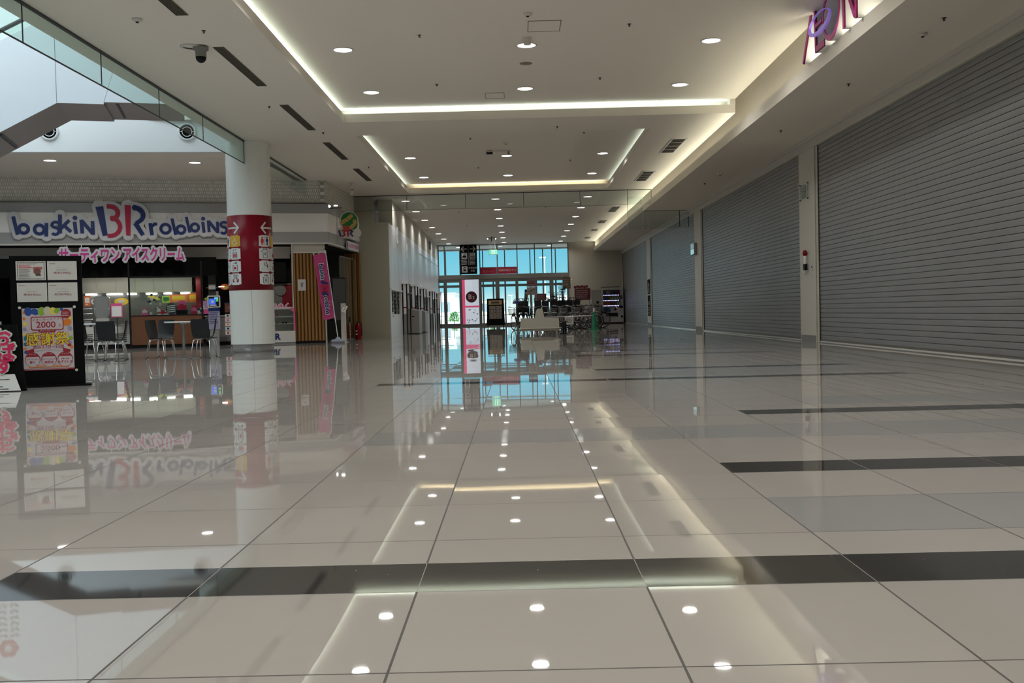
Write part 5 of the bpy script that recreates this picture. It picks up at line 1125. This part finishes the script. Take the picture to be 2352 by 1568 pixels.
# ---- B2 pane: white film with a pink edge
b2 = thing('exit_letter_panel', 'white glass panel with a dark red round B2 mark and bright pink edge', 'sign', (-2.57, YF - .03, 0))
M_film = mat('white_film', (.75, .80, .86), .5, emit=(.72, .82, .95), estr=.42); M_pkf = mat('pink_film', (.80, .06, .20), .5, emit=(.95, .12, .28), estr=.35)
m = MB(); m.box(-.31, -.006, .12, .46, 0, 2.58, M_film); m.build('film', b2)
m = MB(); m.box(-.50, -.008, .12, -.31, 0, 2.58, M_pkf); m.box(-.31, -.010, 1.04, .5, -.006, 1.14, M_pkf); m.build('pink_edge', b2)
m = MB(); m.disc(.04, 1.62, .31, -.014, -.006, mat('wine_disc', (.09, .006, .02), .5), 32); m.text('B', -.04, 1.62, .36, -.015, M_offw, off=.008); m.text('2', .16, 1.57, .24, -.015, M_offw, off=.005); m.build('round_mark', b2)
m = MB(); rr = random.Random(5); M_pet = mat('petal_grey', (.35, .33, .42), .5)
for k in range(12): m.disc(rr.uniform(-.22, .38), rr.uniform(.18, .95), rr.uniform(.025, .06), -.009, -.006, M_pet, 7, .03, rr.uniform(0, 3))
m.build('petals', b2)
# hanging direction sign black
t = thing('direction_sign', 'tall black hanging direction sign with arrows, taxi, bus and train pictograms', 'sign', (-2.60, 55.6, 2.86))
m = MB(); m.box(-.47, 0, 0, .45, .08, 1.60, M_mblack); m.build('board', t); m = MB(); y = -.001
M_sg = mat('sign_grey', (.50, .50, .50), .5)
for s, nm in ((-1, 'TAXI'), (1, 'BUS')):
    cx_ = -.01 + s * .22; m.stroke([(cx_ - .14, 1.36), (cx_ + .15, 1.36)], .035, -.006, y, M_sg); tx = cx_ + s * .16; m.stroke([(tx - s * .13, 1.50), (tx, 1.36), (tx - s * .13, 1.22)], .04, -.006, y, M_sg)
    m.rbox(cx_ - .15, -.006, .84, cx_ + .15, y, 1.15, .02, M_sg, 'y'); m.text(nm, cx_, 1.09, .10, -.007, M_mblack, off=.003)
    if s < 0: m.prism([(cx_ - .11, .89), (cx_ + .11, .89), (cx_ + .11, .95), (cx_ + .06, 1.02), (cx_ - .06, 1.02), (cx_ - .11, .95)], -.012, -.006, M_mblack)
    else: m.rbox(cx_ - .12, -.012, .89, cx_ + .12, -.006, 1.0, .02, M_mblack, 'y'); m.box(cx_ - .11, -.014, .95, cx_ + .11, -.012, .965, M_sg)
    m.lines(cx_ - .17, cx_ + .17, .50, .80, 4, -.001, M_sg, .03, 3 + s, .1)
m.box(-.015, -.004, .48, -.005, y, 1.55, M_sg); m.rbox(-.38, -.006, .08, -.08, y, .42, .02, M_sg, 'y'); m.rbox(-.30, -.012, .16, -.16, -.006, .37, .03, M_mblack, 'y'); m.box(-.28, -.014, .26, -.18, -.012, .32, M_sg); m.stroke([(-.30, .10), (-.27, .16)], .02, -.012, -.006, M_mblack); m.stroke([(-.16, .10), (-.19, .16)], .02, -.012, -.006, M_mblack)
m.text('大和田駅', .21, .32, .12, -.001, M_sg); m.text('方面', .21, .17, .12, -.001, M_sg); m.build('pictograms', t)
# red transom banners
for x0, x1, tx, lb in ((-2.02, -1.08, ('平面駐車場', '（Bゾーン）'), 'left red banner above the glass doors with bracketed zone letter'), (-1.04, .02, ('出庫の出口です',), 'right red banner above the glass doors with one line of white writing')):
    t = thing('transom_banner', lb, 'sign', ((x0 + x1) / 2, YF - .08, 2.85), 0, 'red banners over the doors'); w_ = (x1 - x0) / 2 - .01
    m = MB(); m.box(-w_, 0, 0, w_, .02, .38, mat('banner_red', (.33, .012, .035), .5)); m.build('panel', t); m = MB()
    if len(tx) == 2: m.text(tx[0], 0, .31, .12, -.001, M_dgrey, ext=.002); m.text(tx[1], 0, .14, .15, -.001, mat('zone_pink', (.55, .2, .2), .5), ext=.002)
    else: m.text(tx[0], 0, .19, .14, -.001, M_offw, ext=.002)
    m.build('lettering', t)
# black A-board before the doors
t = thing('sign_stand', 'black floor sign with yellow arrow strip and six picture panels before the glass doors', 'sign stand', (-1.12, 51.2, 0))
m = MB(); m.prism([(-.46, .10), (.48, .10), (.46, .5), (.43, 1.43), (-.41, 1.43), (-.43, .5)], 0, .12, M_mblack); m.box(-.40, .0, 0, -.36, .12, .1, M_mblack); m.box(.38, .0, 0, .42, .12, .1, M_mblack); m.build('board', t)
m = MB(); m.box(-.33, -.004, 1.12, .34, 0, 1.34, mat('arrow_tan', (.50, .33, .14), .5)); m.prism([(-.20, 1.18), (.15, 1.18), (.15, 1.15), (.23, 1.23), (.15, 1.31), (.15, 1.28), (-.2, 1.28)], -.008, -.004, M_dgrey); m.build('arrow_strip', t)
m = MB()
for k, (a, b, c_, d) in enumerate([(-.30, .90, .0, 1.06), (.02, .90, .32, 1.06), (-.30, .72, .0, .88), (.02, .72, .32, .88), (-.30, .57, .32, .70), (-.30, .42, .32, .55)]):
    m.box(a, -.004, b, c_, 0, d, mat('tile_tan', (.30, .25, .21), .5)); [m.disc(a + (c_ - a) * (j + .7) / (4 if k < 4 else 8), (b + d) / 2, .03, -.006, -.004, (M_dgrey, M_grey)[j % 2], 8) for j in range(3 if k < 4 else 7)]
m.build('picture_panels', t)

# ---- bench
t = thing('bench', 'cream two-sided bench with a rounded centre divider', 'bench', (.70, 32.45, 0))
M_bench = mat('bench_cream', (.50, .48, .42), .3)
m = MB(); m.rbox(-.62, 0, .20, .61, .06, .52, .035, M_bench, 'y'); m.build('backrest', t)
m = MB(); m.prism([(-.17, .50), (.15, .50), (.105, .76), (.08, .80), (.04, .815), (-.04, .815), (-.08, .80), (-.105, .76)], .01, .12, M_bench); m.build('divider', t)
m = MB(); m.rbox(-.66, -.07, .17, .65, .55, .205, .015, M_bench, 'x'); m.rbox(-.62, -.03, .115, .61, .5, .17, .01, M_bench, 'x'); m.build('seat', t)
for x in (-.53, 0, .53):
    for y in (.03, .46): m = MB(); m.rbox(x - .025, y - .02, 0, x + .025, y + .02, .12, .008, M_bench); m.build('leg', t)

# ---- bicycles
M_rub = mat('tyre', (.012, .012, .012), .7); M_sil = mat('bike_silver', (.45, .45, .46), .25, .8); M_bkf = mat('bike_frame_black', (.02, .02, .022), .3)
def wheel(name, y, parent, R=.32):
    w_ = MB(); n = 30
    w_.tube([(0, y + R * math.cos(a), R + .015 + R * math.sin(a)) for a in [2 * PI * i / n for i in range(n)]], .017, M_rub, 6, True); o = w_.build(name, parent)
    w_ = MB(); w_.tube([(0, y + (R - .025) * math.cos(a), R + .015 + (R - .025) * math.sin(a)) for a in [2 * PI * i / n for i in range(n)]], .010, M_sil, 5, True)
    for i in range(16): a = 2 * PI * i / 16; w_.cyl((.02 * (-1) ** i, y, R + .015), (0, y + (R - .03) * math.cos(a), R + .015 + (R - .03) * math.sin(a)), .0018, M_sil, n=3, caps=False)
    w_.cyl((-.045, y, R + .015), (.045, y, R + .015), .02, M_sil); w_.build('rim_and_spokes', o)
def bicycle(label, fcol, bask=True, child=False):
    """front wheel toward -y"""
    t = thing('bicycle', label, 'bicycle', (0, 0, 0), 0, 'bicycles on show by the glass doors')
    wheel('front_wheel', -.52, t); wheel('rear_wheel', .50, t)
    m = MB(); bb = (0, .08, .28); m.tube([(0, -.40, .74), (0, -.37, .66), (0, -.20, .42), bb], .018, fcol); m.tube([(0, -.385, .70), (0, -.15, .50), (0, .17, .50)], .012, fcol); m.tube([bb, (0, .21, .72)], .016, fcol)
    for s in (-1, 1): m.tube([(s * .02, .08, .28), (s * .05, .50, .335)], .010, fcol); m.tube([(s * .02, .19, .62), (s * .05, .50, .335)], .009, fcol)
    m.build('frame', t)
    m = MB(); m.tube([(0, -.405, .78), (0, -.43, .68)], .017, M_sil)
    for s in (-1, 1): m.tube([(s * .045, -.43, .67), (s * .05, -.47, .50), (s * .05, -.52, .335)], .010, M_sil)
    m.build('fork', t)
    m = MB(); m.tube([(0, -.40, .78), (0, -.38, .92), (0, -.40, .93)], .012, M_sil); m.tube([(-.28, -.18, .96), (-.27, -.28, .98), (-.18, -.38, .96), (0, -.41, .93), (.18, -.38, .96), (.27, -.28, .98), (.28, -.18, .96)], .011, M_sil)
    for s in (-1, 1): m.cyl((s * .28, -.18, .96), (s * .275, -.27, .98), .017, M_black); m.tube([(s * .25, -.28, .96), (s * .29, -.33, .93)], .006, M_black)
    m.build('handlebar', t)
    m = MB(); m.prism([(-.10, .02), (-.06, .15), (.06, .15), (.10, .02), (.03, -.14), (-.03, -.14)], .0, .05, M_black, 'xy'); o = m.build('saddle', t, loc=(0, .24, .76)); m = MB(); m.cyl((0, .21, .70), (0, .235, .77), .014, M_sil); m.build('seat_post', t)
    m = MB(); m.tube([(0, -.52 + .36 * math.cos(a), .335 + .36 * math.sin(a)) for a in [math.radians(q) for q in range(20, 121, 12)]], .02, fcol, 5); m.tube([(0, .50 + .36 * math.cos(a), .335 + .36 * math.sin(a)) for a in [math.radians(q) for q in range(0, 151, 12)]], .022, fcol, 5); m.build('mudguard', t)
    m = MB(); m.cyl((-.03, .08, .28), (.03, .08, .28), .085, M_dgrey, n=18); m.cyl((.05, .08, .28), (.05, .0, .14), .010, M_sil, n=6); m.cyl((-.05, .08, .28), (-.05, .16, .42), .010, M_sil, n=6); m.box(.05, -.05, .12, .13, .03, .145, M_black); m.box(-.13, .13, .41, -.05, .20, .435, M_black); m.box(.03, .10, .25, .045, .50, .36, M_bkf); m.build('drive', t)
    m = MB(); [m.cyl((s * .06, .28, .68), (s * .06, .70, .68), .008, M_sil, n=6) for s in (-1, 0, 1)]; [m.cyl((-.06, y_, .68), (.06, y_, .68), .006, M_sil, n=6) for y_ in (.35, .5, .65)]; [m.cyl((s * .06, .55, .68), (s * .05, .5, .335), .006, M_sil, n=6) for s in (-1, 1)]; m.build('rear_rack', t)
    if bask:
        m = MB(); mb = M_sil if bask != 'black' else M_black
        def bx_(k, u):  # ring at height k, corner u
            g = .72 + .28 * k; return [(-.17 * g, -.72 + .02), (.17 * g, -.72 + .02), (.17 * g, -.47), (-.17 * g, -.47)][u % 4]
        for k in range(8):
            z = .64 + .235 * k / 7; P_ = [bx_(k / 7, u) for u in range(4)]; m.tube([(a, b - (.03 * k / 7 if i < 2 else 0), z) for i, (a, b) in enumerate(P_)], .004 if k < 7 else .008, mb, 4, True)
        for u in range(4):
            for f in [i / 6 for i in range(6)]:
                a0, a1 = bx_(0, u), bx_(0, u + 1); b0, b1 = bx_(1, u), bx_(1, u + 1); m.cyl((a0[0] + (a1[0] - a0[0]) * f, a0[1] + (a1[1] - a0[1]) * f, .64), (b0[0] + (b1[0] - b0[0]) * f, b0[1] + (b1[1] - b0[1]) * f - .02, .875), .003, mb, n=3, caps=False)
        m.box(-.12, -.70, .635, .12, -.48, .642, mb); m.build('basket', t)
    m = MB(); m.cyl((.0, -.47, .60), (.0, -.53, .60), .035, M_sil); m.disc(0, .60, .028, -.535, -.53, M_offw, 12); m.build('headlight', t)
    m = MB(); m.tube([(-.09, .50, .02), (-.09, .52, .30), (.09, .52, .30), (.09, .50, .02)], .008, M_sil); m.build('kickstand', t)
    if child:
        m = MB(); m.rbox(-.14, .34, .72, .14, .62, .98, .05, M_bkf); m.rbox(-.15, .56, .80, .15, .64, 1.22, .05, M_bkf, 'y'); m.rbox(-.15, .42, .55, -.11, .60, .85, .02, M_bkf); m.rbox(.11, .42, .55, .15, .60, .85, .02, M_bkf); m.tube([(-.14, .58, 1.15), (-.13, .40, 1.32), (.13, .40, 1.32), (.14, .58, 1.15)], .014, M_dgrey); m.build('child_seat', t)
    return t
def setb(t, x, y, a, z=0): t.location = (x, y, z); t.rotation_euler = (0, 0, math.radians(a)); t.scale = (.96,) * 3; return t
# rotation so that the front wheel (-y) points to the viewer's right-front
A = bicycle('silver bicycle at the right end of the row, whole wheel showing behind the green cone', M_sil); setb(A, 2.58, 39.9, 62)
seq = [(2.22, 40.2, 58, 'silver bicycle second from the right end of the row'), (1.82, 39.9, 50, 'silver bicycle third from the right end, wheel beside the small white sign'),
       (1.42, 39.9, 35, 'silver bicycle with the wide wire basket, just right of the bench'), (1.05, 40.1, 28, 'silver bicycle with wire basket right behind the bench divider')]
for x, y, a, lb in seq: q = copy_tree(A, (x, y, 0), math.radians(a), lb)
E_ = bicycle('black bicycle with child seat facing front, just left of the small white notice', M_bkf, 'black', True); setb(E_, 1.62, 40.9, 15)
for x, y, a, lb in ((2.0, 41.3, 22, 'black bicycle with child seat in the middle of the row, second'), (2.42, 41.5, 30, 'black bicycle with child seat behind the two right wheels'), (2.8, 41.0, 48, 'black bicycle with child seat at the far right of the row'),
                    (1.2, 41.6, 5, 'black bicycle with child seat behind the bench divider, deeper in the row'), (.75, 40.7, -8, 'black bicycle with child seat behind the left half of the bench')): copy_tree(E_, (x, y, 0), math.radians(a), lb)
B = bicycle('black bicycle with a child seat at the left end, nearest the black floor sign', M_bkf, 'black', True); setb(B, -.02, 41.0, -18)
for x, y, a, z, lb in ((.42, 41.3, 12, 0, 'black bicycle second from the left, behind the bench backrest'), (2.55, 42.0, 70, 0, 'black bicycle in the back row under the red price board'), (3.05, 42.2, 66, 0, 'black bicycle in the back row beside the grey vending cabinet')): copy_tree(B, (x, y, z), math.radians(a), lb)
D = bicycle('black bicycle raised on the display platform, handlebar highest of all', M_bkf, 'black'); setb(D, 1.90, 42.6, -4, .88)
copy_tree(D, (1.55, 42.9, .60), math.radians(8), 'black bicycle on the lower step of the platform, left of the highest one')
t = thing('display_platform', 'dark stepped platform carrying the raised bicycles', 'platform', (1.75, 42.9, 0)); m = MB(); m.box(-.60, -.2, 0, .0, .5, .60, M_dgrey); m.box(.05, -.45, 0, .28, .35, .88, M_black); m.build('body', t)
# dark child seats' helmets / bags etc
t = thing('green_mat', 'dark green mat on the floor under the left bicycles', 'mat', (.35, 40.6, 0)); m = MB(); m.box(-.5, -.5, 0, .9, .9, .008, mat('mat_green', (.01, .10, .05), .8)); m.build('mat', t)
# small white price sign on dark stand, barrier tubes
t = thing('barrier_rail', 'silver tube barrier in front of the bicycles', 'barrier', (1.95, 38.9, 0)); m = MB(); m.tube([(-1.1, 0, .50), (1.0, 0, .52)], .022, M_sil); m.build('rail', t)
for x in (-1.1, 1.0): m = MB(); m.cyl((x, 0, 0), (x, 0, .53), .02, M_dgrey); m.cyl((x, 0, 0), (x, 0, .02), .14, M_black, n=20); m.build('post', t)
t = thing('small_notice', 'small white notice hung on the bicycle barrier', 'notice', (1.95, 38.80, .21)); m = MB(); m.box(-.165, -.01, 0, .165, .01, .30, M_offw); m.build('board', t); m = MB(); m.lines(-.13, .13, .05, .27, 4, -.011, M_dgrey, .02, 4, .1); m.build('print', t)
t = thing('sign_pole_stand', 'black pole stand at the right end of the bench', 'stand', (1.44, 32.3, 0)); m = MB(); m.cyl((0, 0, .02), (0, 0, .40), .03, M_black); m.cyl((.07, .1, .02), (.07, .1, .40), .025, M_black); m.cyl((0, 0, 0), (0, 0, .025), .13, M_black, n=20); m.box(-.1, -.03, .38, .13, .12, .42, M_dgrey); m.build('pole', t)
t = thing('traffic_cone', 'green cone in front of the right-hand bicycle wheels', 'cone', (2.87, 38.4, 0))
M_cg = mat('cone_green', (.0, .17, .08), .5)
m = MB(); m.lathe([(.14, .02), (.11, .08), (.045, .66), (.03, .68), (.001, .68)], M_cg, 24); m.build('cone', t); m = MB(); m.rbox(-.17, -.17, 0, .17, .17, .025, .03, M_cg); m.build('base', t); m = MB(); m.lathe([(.04, .66), (.035, .80), (.001, .82)], M_offw, 12); m.build('tip', t)
# hanging boards and red price boards
t = thing('price_board_stand', 'pole stand with two stacked picture boards behind the bench', 'sign stand', (.60, 41.9, 0))
m = MB(); m.box(-.20, 0, 1.76, .17, .02, 2.12, mat('board_greybrown', (.16, .13, .14), .5)); m.lines(-.16, .13, 1.86, 1.98, 2, -.001, M_crim, .03, 3, .1); m.build('upper_board', t)
m = MB(); m.box(-.20, 0, 1.42, .17, .02, 1.73, mat('board_pale', (.30, .27, .26), .5)); m.stroke([(-.14, 1.54), (0, 1.60), (.12, 1.66)], .03, -.006, 0, M_dgrey); m.stroke([(-.15, 1.49), (.0, 1.47)], .015, -.006, 0, M_red); m.build('lower_board', t)
m = MB(); m.cyl((0, .03, 0), (0, .03, 2.1), .012, M_dgrey); m.cyl((0, .03, 0), (0, .03, .02), .13, M_black); m.box(-.22, .0, 1.735, .2, .02, 1.755, M_white); m.build('pole', t)
def pboard(label, x, y, z, w_, h_, c_, name='price_board', seed=1):
    t = thing(name, label, 'sign', (x, y, 0), 0, 'coloured boards behind the bicycles'); m = MB(); m.box(-w_ / 2, 0, z, w_ / 2, .03, z + h_, c_); m.build('panel', t)
    m = MB(); m.lines(-w_ * .42, w_ * .42, z + h_ * .1, z + h_ * .9, 5, -.001, M_grey, h_ * .06, seed, .2); m.build('print', t)
    m = MB(); m.tube([(-w_ / 2 - .02, .015, 0), (-w_ / 2 - .02, .015, z + h_ + .02), (w_ / 2 + .02, .015, z + h_ + .02), (w_ / 2 + .02, .015, 0)], .012, M_sil); m.build('frame', t); return t
pboard('red board with silver frame behind the left bicycles', 1.06, 44.3, 1.20, .38, .30, mat('board_red', (.16, .012, .02), .5))
pboard('large dark red board above the back row of bicycles, right of the raised one', 2.82, 44.0, 1.18, .66, .50, mat('board_darkred', (.13, .008, .018), .5), seed=3)
pboard('brown board beside the raised bicycle handlebar', 2.18, 44.8, 1.70, .34, .50, mat('board_brown', (.16, .10, .055), .5), seed=5)
pboard('long yellow-brown board on the left bicycle cluster', 1.45, 43.6, 1.12, .34, .14, mat('board_tan', (.14, .09, .02), .5), seed=7)
t = thing('red_arch_topper', 'red scalloped topper standing on the large dark red board', 'sign', (2.75, 44.0, 1.70)); m = MB(); [m.disc(-.25 + k * .1, .04 + .02 * (k % 2), .06, -.01, .02, mat('board_darkred', ()), 12) for k in range(6)]; m.build('topper', t)
t = thing('bag_on_post', 'dark padded post with blue cap rising behind the child seat', 'display', (.36, 42.6, 0)); m = MB(); m.tube([(-.14, 0, .7), (-.08, 0, 1.0), (.0, 0, 1.3), (.02, 0, 1.52)], .075, mat('dark_sleeve', (.09, .085, .09), .4), 12); m.build('sleeve', t); m = MB(); m.rbox(-.05, -.07, 1.52, .10, .07, 1.66, .03, M_navy); m.cyl((-.0, 0, 1.50), (.03, 0, 1.53), .08, M_offw); m.build('cap', t); m = MB(); m.cyl((-.14, 0, 0), (-.14, 0, .7), .02, M_dgrey); m.build('pole', t)
t = thing('display_helmet', 'dark blue helmet resting on the left bicycle', 'helmet', (-.02, 40.75, 1.06)); m = MB(); m.lathe([(.15 * math.cos(a), .15 * math.sin(a)) for a in [i * PI / 16 for i in range(9)]], M_navy, 20); m.build('shell', t); m = MB(); m.tube([(.16 * math.cos(a), -.02, .20 * math.sin(a)) for a in [i * PI / 12 for i in range(13)]], .014, M_dgrey); m.build('visor_hoop', t)
# grey cabinet next to vending machine and the vending machine
t = thing('grey_cabinet', 'plain grey cabinet between the red board and the vending machine', 'cabinet', (4.25, 55.6, 0)); m = MB(); m.box(-.32, 0, 0, .30, .5, 1.83, mat('cab_grey', (.26, .25, .23), .5)); m.build('body', t)
m = MB(); m.disc(.12, 1.15, .08, -.01, 0, M_black, 14); m.disc(.12, .9, .06, -.01, 0, M_black, 14); m.build('round_port', t)
t = thing('vending_machine', 'white drinks vending machine with three rows of lit blue buttons', 'vending machine', (5.12, 55.1, 0))
M_vm = mat('vending_white', (.50, .50, .50), .4)
m = MB(); m.box(-.54, .02, .06, .60, .72, 1.90, M_vm); m.box(-.50, .05, 0, .56, .7, .06, M_black); m.box(-.54, 0, 1.84, .56, .72, 1.94, M_offw); m.box(-.56, -.02, 1.94, .42, .4, 1.97, M_black); m.build('body', t)
m = MB(); m.box(-.50, -.005, .86, .42, .02, 1.80, M_dgrey); m.build('display_window', t)
for r_, cs in enumerate(((M_dgrey, M_grey, M_dgrey, M_navy, M_crim), (M_navy, M_dgrey, mat('can_yellow', (.35, .28, .02), .4), M_grey, M_grey), (mat('can_brown', (.25, .07, .01), .4), mat('can_orange', (.30, .11, .01), .4)) + (M_crim, M_dgrey, M_grey))):
    for k in range(10): m = MB(); m.cyl((-.45 + k * .092, -.02, 1.57 - r_ * .30), (-.45 + k * .092, -.02, 1.74 - r_ * .30), .032, cs[k // 2], n=10); m.build('drink_can', t)
M_btn = mat('button_lit', (.3, .4, 1), .5, emit=(.55, .55, 1.0), estr=2.2)
for r_ in range(3):
    for k in range(11): m = MB(); m.box(-.475 + k * .078, -.02, 1.50 - r_ * .285, -.43 + k * .078, -.004, 1.535 - r_ * .285, M_btn); m.build('lit_button', t)
m = MB(); m.box(-.48, -.008, .60, -.10, .02, .83, mat('ad_blue', (.03, .07, .15), .4)); m.text('', 0, 0, .1, 0, M_white) if False else None; m.box(-.05, -.008, .68, .1, .02, .84, M_grey); m.build('blue_panel', t)
m = MB(); m.box(-.34, -.02, .38, .28, .02, .56, M_black); m.build('delivery_flap', t)
m = MB(); m.box(.44, -.01, 1.3, .54, .02, 1.5, M_dgrey); m.rbox(.38, -.03, .82, .56, .02, .94, .03, M_black, 'y'); m.disc(.16, .76, .06, -.01, .02, M_black, 12); m.disc(.50, .36, .06, -.01, .02, M_black, 14); m.box(.20, -.015, .86, .24, .0, .88, mat('red_led', (1, .1, .1), .5, emit=(1, .1, .1), estr=3)); m.build('coin_unit', t)
t = thing('waste_bin', 'low dark bag-shaped bin beside the vending machine', 'bin', (4.28, 54.6, 0)); m = MB(); m.rbox(-.2, -.2, 0, .22, .2, 1.0, .06, M_black); m.build('body', t)

# ---- ticket gates / counters on the left hall wall
for k, (a, b) in enumerate(gates):
    lb = ['nearest tall glass doorway with white lintel in the panelled left wall', 'second tall glass doorway in the panelled left wall', 'third tall glass doorway in the panelled left wall', 'fourth tall glass doorway in the panelled left wall', 'farthest tall glass doorway in the panelled left wall, beside the doors'][k]
    t = thing('glass_doorway', lb, 'doorway', (Lx(a), a, 0), 0, 'doorways in the left hall wall'); L = b - a
    m = MB()
    for y_ in (0, L - .06): m.box(-.02, y_, 0, .045, y_ + .06, 1.82, M_black); m.box(.145, y_, 0, .185, y_ + .06, 1.82, M_black)
    m.box(-.1, -.06, 1.82, .23, L + .06, 1.90, M_white); m.build('frame', t)
    m = MB(); m.box(.045, .01, .75, .145, .04, 1.82, M_white); m.box(.045, .012, .0, .145, .04, .75, M_grey); m.box(.045, .006, .96, .145, .01, 1.0, M_rred); m.build('reflection_panel', t)  # white and red boxes stand in for a reflection of the far glazing
    m = MB(); m.box(-.02, .10, .05, -.01, L - .10, 1.80, glass('bright_glass', (.9, .95, .95))); m.build('pane', t)
    m = MB(); m.box(-.012, .1, .02, .0, L - .1, .70, M_panel); m.box(-.005, .1, .92, .004, L - .1, .96, M_rred); m.build('lower_panel', t)
# bright window room behind: daylight panels seen through the doorways, machines between
for k, (a, b) in enumerate(zip(ys[::2], ys[1::2])):
    if b - a < 1.5: continue
    t = thing('leaflet_window', ['nearest', 'second', 'third', 'fourth', 'fifth', 'sixth'][k] + ' window with tall dark racks in the panelled left wall', 'rack', (Lx(a) - .08, a, 0), 0, 'rack windows in the left hall wall')
    m = MB(); L = b - a; n = int((L - .7) / .28)
    for j in range(n): m.box(-.05, .38 + j * .28, .76, .0, .38 + j * .28 + (.12, .18)[j % 2], 1.50, (M_dgrey, M_grey, M_mblack)[j % 3])
    for j in range(n):
        for q in range(5): m.box(0, .40 + j * .28, .85 + q * .13, .006, .40 + j * .28 + .08, .91 + q * .13, (M_offw, M_icg, M_dgrey, M_crim)[(j + q) % 4])
    m.build('racks', t); m = MB(); m.box(-.04, .5, .70, .09, .75, .82, M_offw); m.box(.08, .5, .66, .092, .72, .68, M_black); m.build('leaflet_box', t)
for y0, lb, h_ in ((38.0, 'grey service counter with black slot against the left hall wall', .95), (40.9, 'lower grey service counter behind the first one', .92)):
    t = thing('service_counter', lb, 'counter', (Lx(y0), y0, 0), 0, 'service counters along the left hall wall'); m = MB(); m.prism([(.0, .03), (.44, .03), (.44, h_ - .08), (.10, h_), (.0, h_)], 0, 1.1, mat('counter_grey', (.28, .265, .24), .35)); m.build('body', t); m = MB(); m.box(.01, .0, 0, .43, 1.1, .03, M_black); m.box(.17, -.004, .63, .26, 0, .67, M_black); m.box(-.0, -.002, .04, .012, 0, h_ - .02, M_dgrey); m.build('slot_and_kick', t)
# raised symbol signs on the left wall
for y0, z0, lb in ((35.0, 3.45, 'white outline symbol high on the nearer part of the left wall'), (38.2, 3.1, 'smaller white outline symbol high on the left wall, second')):
    t = thing('wall_symbol', lb, 'sign', (Lx(y0) + .01, y0, z0), 0, 'outline symbols on the left wall'); m = MB()
    for q in (-.14, .14): m.box(0, q - .015, -.28, .025, q + .015, .28, M_white)
    m.box(0, -.14, -.30, .025, .14, -.26, M_white); m.box(0, -.14, .0, .025, .14, .03, M_white); m.build('outline', t)
t = thing('wall_grille', 'dark square grille high on the left wall near the glass front', 'air vent', (Lx(50.5) + .005, 50.5, 4.12)); m = MB(); m.box(0, -.5, -.2, .02, .5, .2, M_black); m.build('grille', t)
lamp('left_room_lamp', 'AREA', (-4.9, 46, 3.4), 60, (.9, .97, 1), (0, math.radians(-40), 0), shape='RECTANGLE', size=.8, size_y=18)

# ---- things on the right piers
t = thing('acrylic_notice', 'clear acrylic notice frame on four studs high on the nearest right pier', 'notice', (XW - .03, 20.42, 2.98), -PI / 2)
m = MB(); m.box(-.27, -.03, -.14, .27, -.022, .14, M_gglass); m.lines(-.2, .2, -.1, .1, 4, -.031, M_grey, .022, 3, .1); m.box(-.2, -.033, .02, .2, -.03, .1, M_grey); m.build('acrylic_sheet', t)
m = MB(); [m.cyl((x, -.035, z), (x, 0, z), .012, M_dgrey) for x in (-.25, .25) for z in (-.15, .15)]; m.cyl((.27, -.035, -.17), (.27, -.035, .17), .008, M_steel); m.build('stud', t)
t = thing('emergency_torch', 'white emergency torch with dark red lens end on the nearest right pier', 'torch', (XW - .05, 20.28, 1.42), -PI / 2)
m = MB(); m.cyl((0, -.03, .02), (0, -.03, .36), .03, M_white); m.build('body', t); m = MB(); m.lathe([(.03, 0), (.046, .03), (.046, .07), (.03, .11)], M_crim, 16, c=(0, -.03, .28)); m.build('red_head', t); m = MB(); m.box(-.05, -.06, .0, .05, .0, .12, M_black); m.tube([(.03, -.03, 0), (.04, -.03, -.06), (-.01, -.03, -.09)], .008, M_steel); m.build('holder', t)
t = thing('key_switch', 'tiny steel key switch plate beside the emergency torch', 'switch', (XW - .025, 20.0, 1.47), -PI / 2); m = MB(); m.box(-.03, -.006, -.08, .03, 0, .08, M_offw); m.box(-.012, -.014, -.02, .012, -.006, .02, M_dgrey); m.build('plate', t)
t = thing('lit_guide_sign', 'pale cyan lit sign on the second right pier', 'sign', (XW - .06, 33.0, 2.62), -PI / 2); M_cy = mat('cyan_lit', (.4, .7, .75), .4, emit=(.4, .75, .8), estr=.55)
m = MB(); m.box(-.30, -.06, -.18, .30, .03, .18, M_grey); m.build('case', t); m = MB(); m.box(-.29, -.066, -.17, .29, -.06, -.01, M_cy); m.box(-.29, -.066, .01, .29, -.06, .17, mat('cyan_dim', (.3, .45, .5), .4, emit=(.3, .5, .55), estr=.4)); m.build('lit_face', t)
for z0, z1, lb, sd in ((1.38, 2.02, 'upper black and white poster on the third right pier', 2), (.42, 1.32, 'lower black and white poster on the third right pier', 5)):
    t = thing('pier_poster', lb, 'poster', (XW - .025, 44.75, z0), -PI / 2, 'posters on the third right pier'); h_ = z1 - z0; m = MB(); m.box(-.42, -.012, 0, .42, 0, h_, M_mblack); m.build('sheet', t)
    m = MB(); m.disc(.05, h_ * .62, .16, -.016, -.012, M_grey, 12, .1); m.lines(-.3, .3, .05, h_ * .45, 5, -.013, M_grey, .03, sd, .2); m.build('print', t)
